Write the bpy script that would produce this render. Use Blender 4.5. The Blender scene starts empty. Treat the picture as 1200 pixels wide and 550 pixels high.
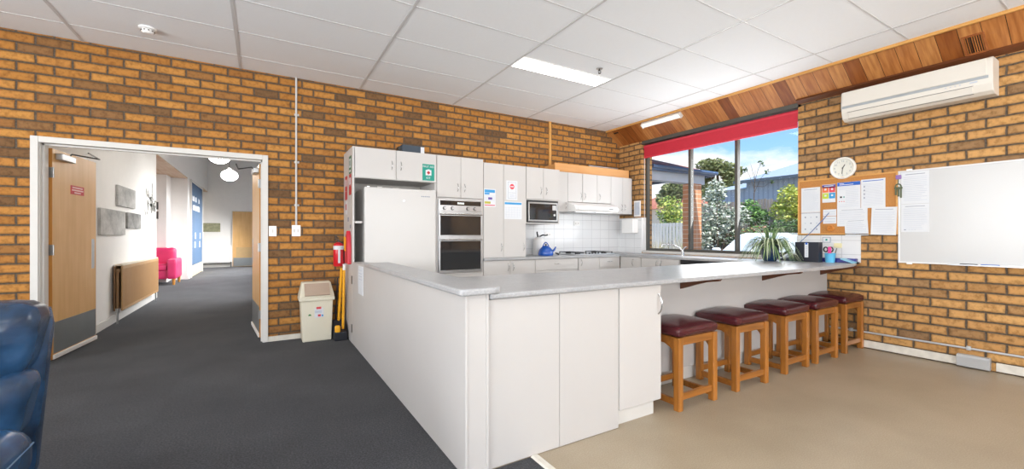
EXPOSURE = 0.27; SKY = 1.1; SUN = 6.5; REAR_FILL = 145.0; KITCHEN_FILL = 44.0; HALL_FILL = 70.0; LEFT_FILL = 205.0
import bpy, bmesh, math, random
from mathutils import Vector, Matrix
sc = bpy.context.scene
COL = sc.collection
PI = math.pi
# ------------------------------------------------------------------ materials
def lin(c):
    if isinstance(c, str):
        c = [int(c[i:i+2], 16) / 255 for i in (0, 2, 4)]
    return tuple(((v / 12.92) if v <= .04045 else ((v + .055) / 1.055) ** 2.4) for v in c) + (1.0,)

class NT:
    def __init__(s, name):
        s.mat = bpy.data.materials.new(name); s.mat.use_nodes = True
        s.t = s.mat.node_tree; s.n = s.t.nodes
        s.b = s.n['Principled BSDF']; s.o = s.n['Material Output']
    def add(s, typ, **kw):
        nd = s.n.new(typ)
        for k, v in kw.items():
            if hasattr(nd, k): setattr(nd, k, v)
            else: nd.inputs[k].default_value = v
        return nd
    def link(s, a, b): s.t.links.new(a, b)
    def ramp(s, fac, stops, interp='LINEAR'):
        r = s.n.new('ShaderNodeValToRGB'); e = r.color_ramp.elements
        r.color_ramp.interpolation = interp
        while len(e) > 1: e.remove(e[0])
        e[0].position = stops[0][0]; e[0].color = lin(stops[0][1])
        for p, c in stops[1:]:
            x = e.new(p); x.color = lin(c)
        s.link(fac, r.inputs[0]); return r
    def mix(s, fac, a, b, mode='MIX'):
        m = s.n.new('ShaderNodeMix'); m.data_type = 'RGBA'; m.blend_type = mode
        for sock, v in ((m.inputs[0], fac), (m.inputs[6], a), (m.inputs[7], b)):
            if hasattr(v, 'links') or hasattr(v, 'is_output'): s.link(v, sock)
            else: sock.default_value = v
        return m.outputs[2]
    def bump(s, h, strength=.3, dist=.01):
        b = s.n.new('ShaderNodeBump'); b.inputs['Strength'].default_value = strength
        b.inputs['Distance'].default_value = dist
        s.link(h, b.inputs['Height']); s.link(b.outputs[0], s.b.inputs['Normal'])
    def co(s, scale=(1, 1, 1), loc=(0, 0, 0), rot=(0, 0, 0), kind='Object'):
        tc = s.n.new('ShaderNodeTexCoord'); mp = s.n.new('ShaderNodeMapping')
        mp.inputs['Scale'].default_value = scale; mp.inputs['Location'].default_value = loc
        mp.inputs['Rotation'].default_value = rot
        s.link(tc.outputs[kind], mp.inputs[0]); return mp.outputs[0]

def mat(name, c, rough=.5, metal=0., var=.06, scale=8., bump=0., bscale=60., spec=.5, coat=0., sheen=0., alpha=None):
    t = NT(name); b = t.b
    b.inputs['Roughness'].default_value = rough; b.inputs['Metallic'].default_value = metal
    b.inputs['Specular IOR Level'].default_value = spec
    if coat: b.inputs['Coat Weight'].default_value = coat; b.inputs['Coat Roughness'].default_value = .12
    if sheen: b.inputs['Sheen Weight'].default_value = sheen
    co = t.co()
    nz = t.add('ShaderNodeTexNoise', Scale=scale, Detail=3.0); t.link(co, nz.inputs[0])
    L = lin(c); d = tuple(max(0, v * (1 - 2 * var)) for v in L[:3]) + (1,)
    t.link(t.mix(nz.outputs[0], d, tuple(min(1, v * (1 + 1.2 * var)) for v in L[:3]) + (1,)), b.inputs['Base Color'])
    if bump:
        n2 = t.add('ShaderNodeTexNoise', Scale=bscale, Detail=2.0); t.link(co, n2.inputs[0])
        t.bump(n2.outputs[0], bump, .005)
    return t.mat

def emit(name, c, s):
    t = NT(name); t.b.inputs['Base Color'].default_value = lin(c)
    t.b.inputs['Emission Color'].default_value = lin(c); t.b.inputs['Emission Strength'].default_value = s
    return t.mat

def wood(name, c1, c2, axis='Z', rough=.4, scale=1., coat=0., planks=None):
    t = NT(name); b = t.b; b.inputs['Roughness'].default_value = rough
    if coat: b.inputs['Coat Weight'].default_value = coat; b.inputs['Coat Roughness'].default_value = .15
    st = {'X': (.6, 9, 9), 'Y': (9, .6, 9), 'Z': (9, 9, .6)}[axis]
    co = t.co(tuple(v * scale for v in st))
    nz = t.add('ShaderNodeTexNoise', Scale=3.0, Detail=5.0, Roughness=.6); t.link(co, nz.inputs[0])
    r = t.ramp(nz.outputs[0], [(.3, c2), (.62, c1)])
    col = r.outputs[0]
    n2 = t.add('ShaderNodeTexNoise', Scale=2.2, Detail=2.0); t.link(t.co(), n2.inputs[0])
    col = t.mix(.35, col, t.ramp(n2.outputs[0], [(.35, c2), (.6, c1)]).outputs[0])
    t.link(col, b.inputs['Base Color']); t.bump(nz.outputs[0], .08, .003)
    return t.mat

def brick_mat(name, ax, shift, tones, edge_k):
    """ax: 'X' wall runs along world X, 'Y' along world Y. World-aligned via object coords (objects sit at the origin)."""
    t = NT(name); b = t.b; b.inputs['Roughness'].default_value = .85; b.inputs['Specular IOR Level'].default_value = .25
    tc = t.add('ShaderNodeTexCoord'); sx = t.add('ShaderNodeSeparateXYZ'); t.link(tc.outputs['Object'], sx.inputs[0])
    ad = t.add('ShaderNodeMath', operation='ADD'); ad.inputs[1].default_value = shift
    t.link(sx.outputs[0 if ax == 'X' else 1], ad.inputs[0])
    cm = t.add('ShaderNodeCombineXYZ'); t.link(ad.outputs[0], cm.inputs[0]); t.link(sx.outputs[2], cm.inputs[1])
    # slightly wavering arrises
    nz = t.add('ShaderNodeTexNoise', Scale=14.0, Detail=2.0); t.link(tc.outputs['Object'], nz.inputs[0])
    vm = t.add('ShaderNodeVectorMath', operation='MULTIPLY_ADD')
    t.link(nz.outputs['Color'], vm.inputs[0]); vm.inputs[1].default_value = (.012, .010, 0); t.link(cm.outputs[0], vm.inputs[2])
    v2 = t.add('ShaderNodeVectorMath', operation='SUBTRACT'); t.link(vm.outputs[0], v2.inputs[0]); v2.inputs[1].default_value = (.006, .005, 0)
    def bt(mortar, smooth):
        br = t.add('ShaderNodeTexBrick'); t.link(v2.outputs[0], br.inputs[0])
        br.inputs['Color1'].default_value = (0, 0, 0, 1); br.inputs['Color2'].default_value = (1, 1, 1, 1)
        br.inputs['Mortar'].default_value = (0, 0, 0, 1)
        br.inputs['Scale'].default_value = 1.0; br.inputs['Mortar Size'].default_value = mortar
        br.inputs['Mortar Smooth'].default_value = smooth; br.inputs['Bias'].default_value = 0
        br.inputs['Brick Width'].default_value = .24; br.inputs['Row Height'].default_value = .086
        return br
    b1 = bt(.0082, .35); b2 = bt(.026, 1.0)
    pal = t.ramp(b1.outputs[0], tones)
    n2 = t.add('ShaderNodeTexNoise', Scale=22.0, Detail=4.0, Roughness=.65); t.link(tc.outputs['Object'], n2.inputs[0])
    spk = t.ramp(n2.outputs[0], [(.3, 'b0a598'), (.55, 'ffffff'), (.75, 'fff4e0')])
    col = t.mix(.75, pal.outputs[0], spk.outputs[0], 'MULTIPLY')
    edge = t.add('ShaderNodeMath', operation='MULTIPLY'); t.link(b2.outputs['Fac'], edge.inputs[0]); edge.inputs[1].default_value = edge_k
    col = t.mix(edge.outputs[0], col, lin('6a4a2c'))
    n3 = t.add('ShaderNodeTexNoise', Scale=60.0, Detail=2.0); t.link(tc.outputs['Object'], n3.inputs[0])
    mort = t.ramp(n3.outputs[0], [(.3, '4a4036'), (.7, '675b4e')])
    col = t.mix(b1.outputs['Fac'], col, mort.outputs[0])
    t.link(col, b.inputs['Base Color'])
    inv = t.add('ShaderNodeMath', operation='SUBTRACT'); inv.inputs[0].default_value = 1.0; t.link(b2.outputs['Fac'], inv.inputs[1])
    inv1 = t.add('ShaderNodeMath', operation='SUBTRACT'); inv1.inputs[0].default_value = 1.0; t.link(b1.outputs['Fac'], inv1.inputs[1])
    hh = t.add('ShaderNodeMath', operation='MULTIPLY_ADD'); t.link(inv.outputs[0], hh.inputs[0]); hh.inputs[1].default_value = .6; t.link(inv1.outputs[0], hh.inputs[2])
    h2 = t.add('ShaderNodeMath', operation='MULTIPLY_ADD'); t.link(n2.outputs[0], h2.inputs[0]); h2.inputs[1].default_value = .35; t.link(hh.outputs[0], h2.inputs[2])
    t.bump(h2.outputs[0], .9, .006)
    return t.mat

def tile_mat(name, c, grout, w, h, ax, rough=.2, sx=0., sz=0., g=.003):
    t = NT(name); b = t.b; b.inputs['Roughness'].default_value = rough
    tc = t.add('ShaderNodeTexCoord'); s = t.add('ShaderNodeSeparateXYZ'); t.link(tc.outputs['Object'], s.inputs[0])
    cm = t.add('ShaderNodeCombineXYZ')
    a1 = t.add('ShaderNodeMath', operation='ADD'); a1.inputs[1].default_value = sx
    a2 = t.add('ShaderNodeMath', operation='ADD'); a2.inputs[1].default_value = sz
    i, j = {'X': (0, 2), 'Y': (1, 2), 'Z': (0, 1)}[ax]
    t.link(s.outputs[i], a1.inputs[0]); t.link(s.outputs[j], a2.inputs[0])
    t.link(a1.outputs[0], cm.inputs[0]); t.link(a2.outputs[0], cm.inputs[1])
    br = t.add('ShaderNodeTexBrick', offset=0.0); t.link(cm.outputs[0], br.inputs[0])
    L = lin(c)
    br.inputs['Color1'].default_value = L; br.inputs['Color2'].default_value = tuple(v * .97 for v in L[:3]) + (1,)
    br.inputs['Mortar'].default_value = lin(grout); br.inputs['Scale'].default_value = 1
    br.inputs['Mortar Size'].default_value = g; br.inputs['Brick Width'].default_value = w; br.inputs['Row Height'].default_value = h
    t.link(br.outputs[0], b.inputs['Base Color'])
    iv = t.add('ShaderNodeMath', operation='SUBTRACT'); iv.inputs[0].default_value = 1; t.link(br.outputs['Fac'], iv.inputs[1])
    t.bump(iv.outputs[0], .3, .002)
    return t.mat

def glass_mat(name, tint='ffffff', gloss=.06):
    t = NT(name); t.n.remove(t.b)
    tr = t.add('ShaderNodeBsdfTransparent'); tr.inputs[0].default_value = lin(tint)
    gl = t.add('ShaderNodeBsdfGlossy'); gl.inputs['Roughness'].default_value = .02
    mx = t.add('ShaderNodeMixShader'); lw = t.add('ShaderNodeLayerWeight')
    pw = t.add('ShaderNodeMath', operation='POWER'); t.link(lw.outputs['Facing'], pw.inputs[0]); pw.inputs[1].default_value = 5.0
    ma = t.add('ShaderNodeMath', operation='MULTIPLY_ADD'); t.link(pw.outputs[0], ma.inputs[0]); ma.inputs[1].default_value = .9; ma.inputs[2].default_value = .02
    t.link(ma.outputs[0], mx.inputs[0]); t.link(tr.outputs[0], mx.inputs[1]); t.link(gl.outputs[0], mx.inputs[2])
    t.link(mx.outputs[0], t.o.inputs[0]); return t.mat

# ------------------------------------------------------------------ mesh builder
WM = {}
class MB:
    def __init__(s, m=None):
        s.v = []; s.f = []; s.fm = []; s.fs = []; s.mats = []; s.mi = 0; s.T = None
        if m: s.m(m)
    def m(s, m):
        if m not in s.mats: s.mats.append(m)
        s.mi = s.mats.index(m); return s
    def add(s, vs, fs, smooth=False):
        o = len(s.v)
        for p in vs:
            p = Vector(p)
            s.v.append(tuple(s.T @ p) if s.T else tuple(p))
        flip = s.T is not None and s.T.determinant() < 0
        for f in fs:
            f = f[::-1] if flip else f
            s.f.append(tuple(i + o for i in f)); s.fm.append(s.mi); s.fs.append(smooth)
        return s
    def bmadd(s, bm, smooth=False):
        bm.verts.index_update()
        s.add([v.co.copy() for v in bm.verts], [[v.index for v in f.verts] for f in bm.faces], smooth); bm.free(); return s
    def box(s, x0, x1, y0, y1, z0, z1, bev=0., seg=2):
        bm = bmesh.new(); bmesh.ops.create_cube(bm, size=1)
        for v in bm.verts:
            v.co = Vector(((x0 + x1) / 2 + v.co.x * (x1 - x0), (y0 + y1) / 2 + v.co.y * (y1 - y0), (z0 + z1) / 2 + v.co.z * (z1 - z0)))
        if bev: bmesh.ops.bevel(bm, geom=bm.edges[:], offset=bev, segments=seg, profile=.5, affect='EDGES')
        bmesh.ops.recalc_face_normals(bm, faces=bm.faces[:])
        return s.bmadd(bm, False)
    def rbox(s, c, h, r, n=8, fn=None, smooth=True):
        bm = bmesh.new(); bmesh.ops.create_cube(bm, size=2)
        bmesh.ops.subdivide_edges(bm, edges=bm.edges[:], cuts=n, use_grid_fill=True)
        for v in bm.verts:
            p = Vector((v.co.x * h[0], v.co.y * h[1], v.co.z * h[2])); q = p.copy()
            for i in range(3): q[i] = max(-(h[i] - r), min(h[i] - r, p[i]))
            d = p - q
            u = v.co.copy()
            if d.length > 1e-9: p = q + d.normalized() * r
            if fn: p = fn(p, u)
            v.co = p + Vector(c)
        bmesh.ops.recalc_face_normals(bm, faces=bm.faces[:])
        return s.bmadd(bm, smooth)
    def cyl(s, p0, p1, r0, r1=None, n=16, smooth=True):
        p0 = Vector(p0); p1 = Vector(p1); r1 = r0 if r1 is None else r1
        d = (p1 - p0).normalized(); a = d.orthogonal().normalized(); b = d.cross(a)
        vs = []
        for p, r in ((p0, r0), (p1, r1)):
            for k in range(n):
                t = 2 * PI * k / n; vs.append(p + (a * math.cos(t) + b * math.sin(t)) * r)
        s.add(vs, [(k, (k + 1) % n, n + (k + 1) % n, n + k) for k in range(n)], smooth)
        s.add(vs[:n], [tuple(range(n - 1, -1, -1))]); s.add(vs[n:], [tuple(range(n))]); return s
    def tube(s, pts, r, n=8, closed=False):
        P = [Vector(p) for p in pts]; N = len(P); R = r if isinstance(r, (list, tuple)) else [r] * N
        vs = []; a = None
        for i in range(N):
            d = (P[(i + 1) % N] - P[i - 1]) if closed else (P[min(i + 1, N - 1)] - P[max(i - 1, 0)])
            d = d.normalized() if d.length > 1e-9 else Vector((0, 0, 1))
            a = d.orthogonal().normalized() if a is None else (a - d * a.dot(d)).normalized()
            b = d.cross(a)
            for k in range(n):
                t = 2 * PI * k / n; vs.append(P[i] + (a * math.cos(t) + b * math.sin(t)) * R[i])
        fs = []
        for i in range(N if closed else N - 1):
            j = (i + 1) % N
            for k in range(n): fs.append((i * n + k, i * n + (k + 1) % n, j * n + (k + 1) % n, j * n + k))
        if not closed: fs += [tuple(range(n - 1, -1, -1)), tuple(range((N - 1) * n, N * n))]
        s.add(vs, fs, True); return s
    def lathe(s, prof, c, n=24, ax='z', smooth=True):
        c = Vector(c); vs = []; fs = []
        for r, z in prof:
            for k in range(n):
                t = 2 * PI * k / n; x, y = r * math.cos(t), r * math.sin(t)
                vs.append(c + (Vector((x, y, z)) if ax == 'z' else Vector((z, x, y)) if ax == 'x' else Vector((x, z, y))))
        m = len(prof)
        for i in range(m - 1):
            for k in range(n): fs.append((i * n + k, i * n + (k + 1) % n, (i + 1) * n + (k + 1) % n, (i + 1) * n + k))
        fs += [tuple(range(n - 1, -1, -1)), tuple(range((m - 1) * n, m * n))]
        bm = bmesh.new(); bv = [bm.verts.new(v) for v in vs]
        for f in fs: bm.faces.new([bv[i] for i in f])
        bmesh.ops.remove_doubles(bm, verts=bm.verts[:], dist=1e-6)
        bmesh.ops.recalc_face_normals(bm, faces=bm.faces[:])
        return s.bmadd(bm, smooth)
    def prism(s, poly, ax, a0, a1, bev=0., seg=2):
        def P(u, v, a): return {'x': (a, u, v), 'y': (u, a, v), 'z': (u, v, a)}[ax]
        bm = bmesh.new(); n = len(poly)
        A = [bm.verts.new(P(u, v, a0)) for u, v in poly]; B = [bm.verts.new(P(u, v, a1)) for u, v in poly]
        bm.faces.new(A); bm.faces.new(B[::-1])
        for i in range(n): bm.faces.new((A[i], B[i], B[(i + 1) % n], A[(i + 1) % n]))
        if bev:
            bmesh.ops.bevel(bm, geom=bm.edges[:], offset=bev, segments=seg, profile=.5, affect='EDGES')
        bmesh.ops.recalc_face_normals(bm, faces=bm.faces[:])
        return s.bmadd(bm)
    def quadbox(s, C, u, v, n, w, h, t):
        """thin board centred at C: u,v in-plane unit axes, n outward; from C to C+n*t"""
        C, u, v, n = Vector(C), Vector(u), Vector(v), Vector(n)
        a = u * w / 2; b = v * h / 2; d = n * t
        vs = [C - a - b, C + a - b, C + a + b, C - a + b]; vs += [p + d for p in vs]
        return s.add(vs, [(3, 2, 1, 0), (4, 5, 6, 7), (0, 1, 5, 4), (1, 2, 6, 5), (2, 3, 7, 6), (3, 0, 4, 7)])
    def text(s, body, size, C, u, v, n, depth=.0006, align='CENTER'):
        cu = bpy.data.curves.new('t', 'FONT'); cu.body = body; cu.size = size; cu.align_x = align; cu.align_y = 'CENTER'
        cu.resolution_u = 2
        ob = bpy.data.objects.new('t', cu); COL.objects.link(ob)
        dg = bpy.context.evaluated_depsgraph_get(); me = bpy.data.meshes.new_from_object(ob.evaluated_get(dg))
        C, u, v, n = Vector(C), Vector(u), Vector(v), Vector(n)
        s.add([C + u * p.co.x + v * p.co.y + n * depth for p in me.vertices], [tuple(p.vertices) for p in me.polygons])
        bpy.data.objects.remove(ob); bpy.data.curves.remove(cu); bpy.data.meshes.remove(me); return s
    def build(s, name, parent=None, label=None, cat=None, group=None, kind=None, loc=None, sharp=40, world=False):
        me = bpy.data.meshes.new(name); ob = bpy.data.objects.new(name, me); COL.objects.link(ob)
        if parent is not None:
            ob.parent = parent; W = WM[parent.name]; M = W.inverted(); WM[ob.name] = W
            vs = [M @ Vector(p) for p in s.v]
        else:
            if world: loc = (0, 0, 0)
            if loc is None:
                xs, ys, zs = zip(*s.v); loc = ((min(xs) + max(xs)) / 2, (min(ys) + max(ys)) / 2, min(zs))
            ob.location = loc; WM[ob.name] = Matrix.Translation(loc); L = Vector(loc)
            vs = [Vector(p) - L for p in s.v]
        me.from_pydata(vs, [], s.f)
        for m in s.mats: me.materials.append(m)
        me.polygons.foreach_set('material_index', s.fm); me.polygons.foreach_set('use_smooth', s.fs)
        me.validate(); me.update()
        if any(s.fs): me.set_sharp_from_angle(angle=math.radians(sharp))
        tag(ob, label, cat, group, kind)
        return ob

def tag(o, label=None, cat=None, group=None, kind=None):
    if label: o['label'] = label
    if cat: o['category'] = cat
    if group: o['group'] = group
    if kind: o['kind'] = kind
    return o
def thing(name, label, cat, loc=(0, 0, 0), rz=0., group=None, kind=None):
    o = bpy.data.objects.new(name, None); COL.objects.link(o); o.empty_display_size = .1
    o.location = loc; o.rotation_euler = (0, 0, rz)
    WM[o.name] = Matrix.Translation(loc) @ Matrix.Rotation(rz, 4, 'Z')
    return tag(o, label, cat, group, kind)
def kids(o): return [c for c in bpy.data.objects if c.parent == o]
def dup(o, loc, rz, label, parent=None):
    c = o.copy(); COL.objects.link(c); c.location = loc; c.rotation_euler = (0, 0, rz)
    if label: c['label'] = label
    def rec(a, b):
        for ch in kids(a):
            d = ch.copy(); COL.objects.link(d); d.parent = b; rec(ch, d)
    rec(o, c); return c
def lamp_area(name, loc, rot, sx, sy, power, color=(1, 1, 1), spread=PI):
    L = bpy.data.lights.new(name, 'AREA'); L.shape = 'RECTANGLE'; L.size = sx; L.size_y = sy; L.energy = power; L.color = color; L.spread = spread
    o = bpy.data.objects.new(name, L); COL.objects.link(o); o.location = loc; o.rotation_euler = rot; return o
X3, Y3, Z3 = Vector((1, 0, 0)), Vector((0, 1, 0)), Vector((0, 0, 1))

# ------------------------------------------------------------------ camera
H = 1.2; YAW = math.radians(30.9)
cam = bpy.data.cameras.new('camera'); cam.lens = 489 / 1200 * 36; cam.sensor_width = 36; cam.sensor_fit = 'HORIZONTAL'
cam.shift_y = 1 / 1200; cam.clip_start = .02; cam.clip_end = 400
co = bpy.data.objects.new('camera', cam); COL.objects.link(co); co.location = (0, 0, H); co.rotation_euler = (PI / 2, 0, -YAW)
sc.camera = co
sc.view_settings.view_transform = 'Standard'; sc.view_settings.look = 'None'
sc.view_settings.exposure = EXPOSURE if 'EXPOSURE' in globals() else 0.0
sc.view_settings.gamma = 1; sc.view_settings.use_curve_mapping = False
sc.cycles.diffuse_bounces = 6; sc.cycles.max_bounces = 10; sc.cycles.transparent_max_bounces = 16
sc.cycles.sample_clamp_indirect = 6.0
# ------------------------------------------------------------------ shared materials
M = {}
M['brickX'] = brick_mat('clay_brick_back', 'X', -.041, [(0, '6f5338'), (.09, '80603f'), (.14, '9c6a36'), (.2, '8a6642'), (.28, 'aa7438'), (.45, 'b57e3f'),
                        (.6, 'c08a48'), (.75, 'ae783a'), (.88, 'ba8344'), (1, 'a06c36')], .7)  # same brick as the side wall, with dimmer light painted into tones and edges
M['brickY'] = brick_mat('clay_brick_side', 'Y', -.058, [(0, '8a6c4e'), (.09, '977652'), (.14, 'ab8150'), (.2, '9c7c58'), (.28, 'b98c57'), (.45, 'c3955d'),
                        (.6, 'cc9f65'), (.75, 'bc8d56'), (.88, 'c6985e'), (1, 'b08452')], .55)
M['plaster'] = mat('white_plaster', 'e9e7e4', .7, var=.02)
M['lam'] = mat('white_laminate', 'c4c1be', .38, var=.015, scale=3)
M['lam2'] = mat('white_panel', 'bfbcb9', .45, var=.02, scale=2)
M['shadowgap'] = mat('cabinet_carcass', 'b9b5af', .6, var=.03)
M['trim'] = mat('off_white_paint', 'd3d1cc', .5, var=.03)
M['trimw'] = mat('worn_white_paint', 'd8d3c8', .6, var=.12, scale=18)
M['chrome'] = mat('brushed_steel', 'c3c4c4', .25, 1., var=.03)
M['steel'] = mat('stainless', 'b4b5b6', .32, 1., var=.06, scale=20)
M['dkmetal'] = mat('dark_metal', '55524c', .45, .6, var=.05)
M['black'] = mat('black_plastic', '1d1e20', .4, var=.05)
M['dkglass'] = mat('dark_oven_glass', '26282a', .06, var=.05, spec=.8)
M['white'] = mat('white_plastic', 'efeeec', .35, var=.01)
M['paper'] = mat('white_paper', 'd6d9dd', .8, var=.015)
M['ink'] = mat('grey_print', 'c3c9d4', .8, var=.1)
M['inkd'] = mat('dark_print', '8a92a2', .8, var=.1)
M['blue'] = mat('blue_print', '1e5bb8', .6, var=.05)
M['red'] = mat('red_enamel', 'd01f2c', .3, var=.05)
M['green'] = mat('green_print', '12917f', .6, var=.04)
M['yellow'] = mat('yellow_plastic', 'f2ad1c', .4, var=.06)

def counter_mat(name, c):
    t = NT(name); b = t.b; b.inputs['Roughness'].default_value = .3
    v = t.add('ShaderNodeTexNoise', Scale=90., Detail=4., Roughness=.7); t.link(t.co(), v.inputs[0])
    n = t.add('ShaderNodeTexNoise', Scale=9., Detail=3.); t.link(t.co(), n.inputs[0])
    r = t.ramp(v.outputs[0], [(.3, '8e8f91'), (.5, c), (.7, 'b6b7b8')])
    t.link(t.mix(.3, r.outputs[0], t.ramp(n.outputs[0], [(.3, '929395'), (.7, 'b4b5b5')]).outputs[0]), b.inputs['Base Color'])
    return t.mat
M['bench'] = counter_mat('grey_speckled_benchtop', 'a3a4a6')

def carpet_mat():
    t = NT('charcoal_carpet'); b = t.b; b.inputs['Roughness'].default_value = .95; b.inputs['Specular IOR Level'].default_value = .15
    b.inputs['Sheen Weight'].default_value = .08; b.inputs['Sheen Roughness'].default_value = .5
    n = t.add('ShaderNodeTexNoise', Scale=95., Detail=4., Roughness=.85); t.link(t.co(), n.inputs[0])
    n2 = t.add('ShaderNodeTexNoise', Scale=1.6, Detail=4.); t.link(t.co(), n2.inputs[0])
    r = t.ramp(n.outputs[0], [(.3, '27272a'), (.5, '404144'), (.72, '656669')])
    r2 = t.ramp(n2.outputs[0], [(.3, 'd8d8dc'), (.7, 'ffffff')])
    # carpet squares laid quarter turned: faint alternation
    ck = t.add('ShaderNodeTexChecker', Scale=1.0); t.link(t.co(scale=(2, 2, 2), loc=(.2, .1, .0131)), ck.inputs[0])
    ck.inputs[1].default_value = lin('ffffff'); ck.inputs[2].default_value = lin('f8f8f9')
    c = t.mix(1., t.mix(1., r.outputs[0], r2.outputs[0], 'MULTIPLY'), ck.outputs[0], 'MULTIPLY')
    t.link(c, b.inputs['Base Color']); t.bump(n.outputs[0], .7, .006); return t.mat
def vinyl_mat():
    t = NT('beige_vinyl'); b = t.b; b.inputs['Roughness'].default_value = .34; b.inputs['Specular IOR Level'].default_value = .45
    n = t.add('ShaderNodeTexNoise', Scale=150., Detail=2., Roughness=.5); t.link(t.co(), n.inputs[0])
    n2 = t.add('ShaderNodeTexNoise', Scale=2.2, Detail=5.); t.link(t.co(), n2.inputs[0])
    r = t.ramp(n.outputs[0], [(.3, '9a8c77'), (.5, 'a3957f'), (.7, 'ac9f8a')])
    r2 = t.ramp(n2.outputs[0], [(.3, 'efedea'), (.65, 'ffffff')])
    t.link(t.mix(1., r.outputs[0], r2.outputs[0], 'MULTIPLY'), b.inputs['Base Color'])
    return t.mat
def plank_mat():
    t = NT('cedar_lining'); b = t.b; b.inputs['Roughness'].default_value = .38; b.inputs['Coat Weight'].default_value = .3
    tc = t.add('ShaderNodeTexCoord'); s = t.add('ShaderNodeSeparateXYZ'); t.link(tc.outputs['Object'], s.inputs[0])
    cm = t.add('ShaderNodeCombineXYZ'); a = t.add('ShaderNodeMath', operation='ADD'); a.inputs[1].default_value = 20.0
    t.link(s.outputs[1], a.inputs[0]); t.link(a.outputs[0], cm.inputs[0]); cm.inputs[1].default_value = .4
    br = t.add('ShaderNodeTexBrick', offset=0.); t.link(cm.outputs[0], br.inputs[0])
    br.inputs['Color1'].default_value = (0, 0, 0, 1); br.inputs['Color2'].default_value = (1, 1, 1, 1)
    br.inputs['Scale'].default_value = 1; br.inputs['Brick Width'].default_value = .14; br.inputs['Row Height'].default_value = 1.
    br.inputs['Mortar Size'].default_value = .0022; br.inputs['Mortar'].default_value = (0, 0, 0, 1)
    pal = t.ramp(br.outputs[0], [(0, '84491f'), (.25, 'a2622e'), (.5, 'bd7d42'), (.75, 'c98d50'), (1, 'd09a5e')])
    n = t.add('ShaderNodeTexNoise', Scale=3., Detail=5.); t.link(t.co(scale=(1.2, 12, 1.2)), n.inputs[0])
    c = t.mix(.7, pal.outputs[0], t.ramp(n.outputs[0], [(.3, 'b8937a'), (.65, 'ffffff')]).outputs[0], 'MULTIPLY')
    t.link(t.mix(br.outputs['Fac'], c, lin('3a2010')), b.inputs['Base Color'])
    iv = t.add('ShaderNodeMath', operation='SUBTRACT'); iv.inputs[0].default_value = 1; t.link(br.outputs['Fac'], iv.inputs[1])
    t.bump(iv.outputs[0], .4, .004); return t.mat
M['carpet'] = carpet_mat(); M['vinyl'] = vinyl_mat(); M['cedar'] = plank_mat()
M['ceil'] = mat('ceiling_board', 'eff1f3', .9, var=.012, scale=40, bump=.05, bscale=120)
M['tee'] = mat('ceiling_grid_metal', 'cdcdcd', .5, var=.02)
M['dkwood'] = wood('dark_quad_timber', '6a3d22', '4a2917', 'Y', .4)
M['ltwood'] = wood('blond_timber', 'd9a45c', 'c08a44', 'Y', .4)
M['mdf'] = wood('orange_ply', 'd9a266', 'c88f52', 'X', .5, .5)
M['bronze'] = mat('bronze_aluminium', '504e48', .5, 0., var=.04)
M['glass'] = glass_mat('window_glass')
M['splash'] = tile_mat('white_wall_tile_back', 'e3e4e5', 'bfc0c2', .2, .155, 'X', .15, sx=-.05, sz=-.06)
M['splashY'] = tile_mat('white_wall_tile_side', 'dfe0e1', 'bfc0c2', .2, .155, 'Y', .15, sx=-.09, sz=-.06)

def struct(mb, name, label, cat, parent=None):
    return mb.build(name, parent, label, cat, kind='structure', world=True) if parent is None else mb.build(name, parent)

# ------------------------------------------------------------------ room shell
XR, YB, ZC = 5.51, 5.45, 3.03
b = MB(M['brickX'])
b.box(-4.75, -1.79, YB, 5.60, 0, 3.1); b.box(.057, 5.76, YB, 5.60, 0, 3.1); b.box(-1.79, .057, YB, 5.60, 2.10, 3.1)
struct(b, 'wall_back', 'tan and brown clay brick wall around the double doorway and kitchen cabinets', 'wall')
b = MB(M['brickY'])
b.box(XR, 5.76, -3.6, 2.53, 0, 3.1); b.box(XR, 5.76, 4.93, YB, 0, 3.1); b.box(XR, 5.76, 2.53, 4.93, 0, .93); b.box(XR, 5.76, 2.53, 4.93, 2.80, 3.1)
struct(b, 'wall_right', 'clay brick wall carrying the whiteboard, noticeboard, clock and kitchen window', 'wall')
b = MB(M['brickY']); LOP = [(-2.9, -.5), (.5, 3.3)]; ys = -3.6  # window openings assumed on the left, added to let in light
for a, c in LOP + [(YB, YB)]: b.box(-4.75, -4.5, ys, a, 0, 3.1); ys = c
for a, c in LOP: b.box(-4.75, -4.5, a, c, 0, .75); b.box(-4.75, -4.5, a, c, 2.6, 3.1)
struct(b, 'wall_left', 'clay brick side wall beyond the leather recliner', 'wall')
b = MB(M['brickX']); OPN = [(-3.9, -1.7), (-1.0, 1.4), (2.1, 4.9)]; xs = -4.75  # window openings assumed behind the viewer, added to let in light
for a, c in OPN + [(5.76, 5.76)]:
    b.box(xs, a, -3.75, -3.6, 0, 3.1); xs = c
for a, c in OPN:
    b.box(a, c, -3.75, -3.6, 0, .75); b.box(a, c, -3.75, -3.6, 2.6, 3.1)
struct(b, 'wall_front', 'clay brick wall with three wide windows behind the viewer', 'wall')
for i, (a, c) in enumerate(OPN):
    b = MB(M['bronze']); m = (a + c) / 2
    for x0, x1 in ((a, a + .05), (c - .05, c), (m - .025, m + .025)): b.box(x0, x1, -3.70, -3.65, .75, 2.6)
    b.box(a, c, -3.70, -3.65, .75, .8); b.box(a, c, -3.70, -3.65, 2.55, 2.6)
    w = struct(b, 'window_%d' % (i + 2), 'wide two-pane window in the wall facing the kitchen', 'window')
    for x0, x1 in ((a + .05, m - .025), (m + .025, c - .05)):
        MB(M['glass']).box(x0, x1, -3.678, -3.672, .8, 2.55).build('pane', w)

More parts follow.
